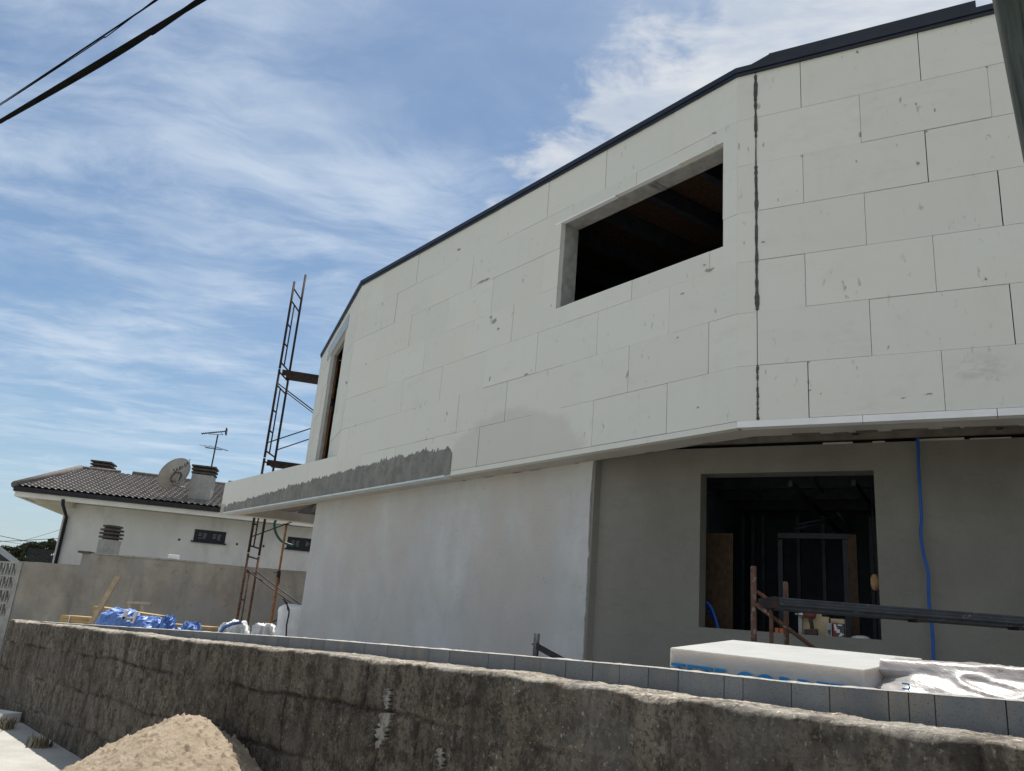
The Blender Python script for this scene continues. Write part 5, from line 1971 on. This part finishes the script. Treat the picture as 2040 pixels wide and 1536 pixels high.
foot2 = FN.p(*((lambda q: (q[0], .95, q[1]))(FN.px(372, 972, .95))))
m = MB().tube([hubc + bn * .02 - axx * .15, hubc + bn * .16 - axx * .22, foot, foot2], .03, 8)
m.tube([hubc + bn * .02 + axx * .16, hubc + bn * .14, hubc + bn * .16 - axx * .22], .018, 8)
m.build('bracket', M['metal_grey'], dish)
# printed name across the upper back
tpos = dc + axx * .16 + axy * .0 + bn * .165
ex_ = rt - bn * (rt @ bn); ex_ /= np.linalg.norm(ex_)
ey_ = np.cross(bn, ex_)
tl = dc + (_r * -18 + _u * 16) / FPX * np.linalg.norm(dc - O)
tl = tl + bn * ((dc + bn * .13 - tl) @ bn)
ed = rt * math.cos(R(-14)) + up_ * math.sin(R(-14))
ed = ed - bn * (ed @ bn)
to = text_mesh('SABI-SAT', .195, .003, M['ink'], 'lettering', dish, tl, ed, np.cross(bn, ed))
for v in to.data.vertices:
    q = np.array(v.co) + ORG[dish.name] - dc
    fl = q - bn * (q @ bn)
    rr_ = np.linalg.norm(fl) / Rd
    q2 = dc + fl + bn * (.16 * (1 - rr_ ** 2) + .006 + ((q @ bn) - (tl - dc) @ bn) * .5)
    v.co = Vector(q2 - ORG[dish.name])

# television aerial ----------------------------------------------------
wa = 2.2
ab = FN.px(419, 940, wa); at_ = FN.px(432, 866, wa)
um = ab[0]
ae = empty('television_aerial', tuple(FN.p(um, wa, ab[1] - .3)), 'thin television aerial on a mast behind the neighbouring chimney', 'aerial')
ptop = FN.p(um + .02, wa, at_[1])
MB().tube([FN.p(um, wa, ab[1] - .5), ptop], .028, 8).build('mast', M['black'], ae)
q0, q1 = FN.p(FN.px(401, 864, wa)[0], wa, FN.px(401, 864, wa)[1]), FN.p(FN.px(451, 859, wa)[0], wa, FN.px(451, 859, wa)[1])
m = MB().tube([q0, q1], .022, 8)
for k in range(12):
    c_ = q0 + (q1 - q0) * (k + .3) / 12
    m.tube([c_ + np.array([*(-nN * .16), 0]), c_ + np.array([*(nN * .16), 0])], .008, 6)
m.box(q1 + np.array([0, 0, -.02]), (.04, .3, .24), R(EA))
m.tube([ptop + np.array([-.35, 0, .0]), ptop + np.array([.2, 0, .02]), q1 + (q0 - q1) * .25], .012, 6)
m.build('antenna_array', M['black'], ae)
zc2 = FN.px(426, 892, wa)[1]
c_ = FN.p(um + .01, wa, zc2)
m = MB()
m.tube([c_ - np.array([*(dN * .35), .03]), c_ + np.array([*(dN * .25), -.05])], .016, 6)
for dx_, l in ((-.3, .55), (-.1, .62), (.12, .7), (.26, .45)):
    q = c_ + np.array([*(dN * dx_), 0])
    m.tube([q - np.array([*(nN * l * .5 + dN * l * .42), .0]), q + np.array([*(nN * l * .5 + dN * l * .42), .0])], .008, 6)
m.build('antenna_array', M['black'], ae)

# low chimney of the shed behind the boundary wall ---------------------
yc = 22.4
cx0, cx1 = ony(193, 1100, yc)[0], ony(236, 1100, yc)[0]
z0_, z1_ = ony(215, 1106, yc)[2] - 1.2, ony(215, 1076, yc)[2]
shc = empty('shed_chimney', ((cx0 + cx1) / 2, yc, 0), 'short concrete chimney with stacked dark plates just behind the boundary wall', 'chimney')
m = MB()
r_ = (cx1 - cx0) / 2 * .98
ccx = (cx0 + cx1) / 2
MB().prism([(ccx + r_ * math.cos(t + .45), yc + r_ * math.sin(t + .45)) for t in np.linspace(0, 2 * math.pi, 7)[:-1]], -.2, z1_).build('shaft', M['conc_pale'], shc)
m = MB()
z = z1_
for k, rr_ in enumerate((1.08, 1.1, 1.06, .9)):
    q = r_ * rr_
    m.prism([(ccx + q * math.cos(t + .45), yc + q * math.sin(t + .45)) for t in np.linspace(0, 2 * math.pi, 7)[:-1]], z + .045, z + .095)
    q = r_ * .72
    m.prism([(ccx + q * math.cos(t + .45), yc + q * math.sin(t + .45)) for t in np.linspace(0, 2 * math.pi, 7)[:-1]], z + .0005, z + .0445)
    z += .0955
m.build('chimney_cap', M['conc_dark'], shc)

# ================================================================== far left: slate roof, slatted fence, trees, wires
yh = 46
a, b_, c_ = ony(-32, 1078, yh), ony(21, 1119, yh), ony(-32, 1119, yh)
fh = empty('far_house', (a[0], yh + 3, 0), 'distant dark slate roofed house at the far left edge', 'house')
xx0, xx1 = a[0] - 4, b_[0]
yd_ = 1.2
m = MB()
m.add([(xx0, yh, c_[2]), (xx1, yh, b_[2]), (a[0], yh, a[2]), (xx0, yh, a[2]), (xx0, yh + yd_, c_[2]), (xx1, yh + yd_, b_[2]), (a[0], yh + yd_, a[2]), (xx0, yh + yd_, a[2])],
      [(0, 1, 2, 3), (7, 6, 5, 4), (1, 5, 6, 2), (2, 6, 7, 3), (0, 3, 7, 4)])
m.build('roof', M['slate'], fh)
m = MB().box(((xx0 + xx1) / 2 - .3, yh + .6, (c_[2] - .1) / 2), (xx1 - xx0 - 1, 1.0, c_[2] - .1))
m.build('wall', M['nwall'], fh)
yf = 44
sf = empty('slatted_fence', tuple(ony(82, 1120, yf) * np.array([1, 1, 0])), 'dark slatted fence panel beyond the left end of the neighbouring house', 'fence')
m = MB()
for k in range(16):
    x = 58 + 3.2 * k
    t_, bt = ony(x, 1091 + .12 * (x - 58), yf), ony(x, 1122, yf)
    m.box((t_[0], yf, (t_[2] + 0) / 2), (.035, .04, t_[2]))
a, b_ = ony(57, 1092, yf), ony(108, 1097, yf)
m.beam(a, b_, .06, .05)
m.beam(a + np.array([0, 0, -.5]), b_ + np.array([0, 0, -.5]), .06, .05)
m.build('slats', M['black'], sf)


def pine(px, ptop, y, wpx, lab, seed):
    rr = random.Random(seed)
    base = ony(px, 1190, y)
    top = ony(px, ptop, y)[2]
    half = wpx / 2 / FPX * y * 1.05
    t = empty('pine_tree', (base[0], y, 0), lab, 'tree', 'pines beyond the neighbouring house')
    ch_ = top * .5
    m = MB().tube([(base[0], y, 0), (base[0] + .2, y, top * .45), (base[0] - .1, y, top * .8)], [.32, .22, .10], 8)
    for k in range(5):
        a_ = rr.uniform(0, 6.28)
        m.tube([(base[0], y, top * (.45 + .06 * k)), (base[0] + math.cos(a_) * half * .6, y + math.sin(a_) * half * .6, top * (.6 + .06 * k))], [.10, .03], 6)
    m.build('trunk', M['trunk'], t)
    m = MB()
    cl = []
    for k in range(34):
        a_, q = rr.uniform(0, 6.28), math.sqrt(rr.random())
        hz = rr.uniform(.30, .96)
        wid = half * (1 - max(0, hz - .6) * 1.7)
        cl.append((base[0] + math.cos(a_) * q * wid, y + math.sin(a_) * q * wid, top * hz, half * rr.uniform(.28, .46)))
    for (cx, cy, cz, cr_) in cl:
        for k in range(120):
            d_ = np.array([rr.gauss(0, 1), rr.gauss(0, 1), rr.gauss(0, .7)])
            d_ /= np.linalg.norm(d_)
            p_ = np.array([cx, cy, cz]) + d_ * cr_ * rr.uniform(.55, 1.05) * np.array([1, 1, .7])
            if p_[2] > top: p_[2] = top - rr.uniform(0, .3)
            s_3 = rr.uniform(.14, .30)
            e1_ = np.array([rr.gauss(0, 1) for _ in range(3)]); e1_ /= np.linalg.norm(e1_)
            e2_ = np.cross(e1_, d_); e2_ /= np.linalg.norm(e2_) + 1e-9
            m.add([p_ - e1_ * s_3, p_ + e2_ * s_3 * .6, p_ + e1_ * s_3, p_ - e2_ * s_3 * .6], [(0, 1, 2, 3)])
    m.build('crown', M['leaf'], t)


for k, (px, pt, y, wp, lab) in enumerate(((-4, 1083, 92, 52, 'pine at the far left edge above the slate roof'), (22, 1081, 84, 46, 'round dark pine just right of the slate roof'),
                                          (42, 1077, 80, 44, 'broad dark pine in the middle of the far row'), (70, 1071, 78, 40, 'tallest pine of the far row with a bushy top'),
                                          (97, 1079, 82, 44, 'pine half hidden by the left corner of the neighbouring house'), (60, 1092, 88, 40, 'low pine behind the slatted fence'))):
    pine(px, pt, y, wp, lab, 60 + k)

# thin overhead wires far left
for k, (x0, y0, x1, y1, lab) in enumerate(((-60, 1055, 130, 1093, 'distant wire sloping down to the right over the far pines'), (-60, 1081, 130, 1072, 'distant level wire over the far pines'),
                                           (-60, 1068, 130, 1096, 'lower distant wire over the far pines'), (40, 1079, 130, 1052, 'distant wire rising to the right over the far pines'))):
    yw = 62 + 2 * k
    tag(MB().tube([ony(x0, y0, yw), ony((x0 + x1) / 2, (y0 + y1) / 2 + .7, yw), ony(x1, y1, yw)], .022 if k < 2 else .013, 6).build('wire', M['black_cable']), lab, 'wire', 'distant overhead wires')

# ================================================================== pole and overhead cables by the street
pe = ony(2040, 282, 3.5)
A_, B_ = ony(1985, 0, 3.3), ony(2040, 282, 3.3)
ax = (A_ - B_) / np.linalg.norm(A_ - B_)
Rp = .14
cxa, cxb = A_ + _r * Rp, B_ + _r * (Rp * 1.03)
axd = (cxa - cxb) / np.linalg.norm(cxa - cxb)
foot = cxb - axd * (cxb[2] / axd[2])
topp = cxb + axd * ((8.2 - cxb[2]) / axd[2])
pol = empty('utility_pole', tuple(foot), 'leaning green treated timber pole at the top right edge of the view', 'pole')
n_, mm = 60, 28
G = np.zeros((n_, mm, 3))
xv = np.cross(axd, [0, 1, 0]); xv /= np.linalg.norm(xv); yv = np.cross(axd, xv)
for i in range(n_):
    t = i / (n_ - 1)
    c_ = foot + (topp - foot) * t
    for j in range(mm):
        q = 2 * math.pi * j / (mm - 1)
        rr_ = (Rp * 1.08 - .03 * t) * (1 + .035 * float(fbm(np.array(math.cos(q) * 3 + 5), np.array(math.sin(q) * 3 + t * 5), 131, 3)))
        G[i, j] = c_ + xv * math.cos(q) * rr_ + yv * math.sin(q) * rr_
MB().grid(G).build('shaft', M['pole'], pol)
MB().prism([(topp[0] + .12 * math.cos(t), topp[1] + .12 * math.sin(t)) for t in np.linspace(0, 6.283, 20)[:-1]], topp[2] - .02, topp[2] + .03).build('cap', M['conc_dark'], pol)


def cable(pxs, z, r, lab, ext):
    ps_ = [onz(x, y, z) for x, y in pxs]
    dv = (ps_[-1] - ps_[0]) / np.linalg.norm(ps_[-1] - ps_[0])
    pts = [ps_[0] - dv * ext + np.array([0, 0, .25])] + ps_ + [ps_[-1] + dv * 7 + np.array([0, 0, .6])]
    fine = []
    for i in range(len(pts) - 1):
        for t in np.linspace(0, 1, 8)[:-1]:
            p_1, p0_, p1_, p2_ = pts[max(i - 1, 0)], pts[i], pts[i + 1], pts[min(i + 2, len(pts) - 1)]
            fine.append(.5 * ((2 * p0_) + (-p_1 + p1_) * t + (2 * p_1 - 5 * p0_ + 4 * p1_ - p2_) * t * t + (-p_1 + 3 * p0_ - 3 * p1_ + p2_) * t ** 3))
    fine.append(pts[-1])
    tag(MB().tube(fine, r, 10).build('overhead_cable', M['black_cable']), lab, 'cable', 'overhead cables above the street')


cable([(-30, 260), (0, 243), (150, 158), (250, 98), (325, 48), (397, 0)], 6.4, .0195, 'thick black overhead cable crossing the upper left sky', 60)
cable([(-30, 227), (0, 210), (100, 145), (200, 79), (308, 0)], 6.9, .0046, 'thin black overhead wire above the thick cable at upper left', 60)
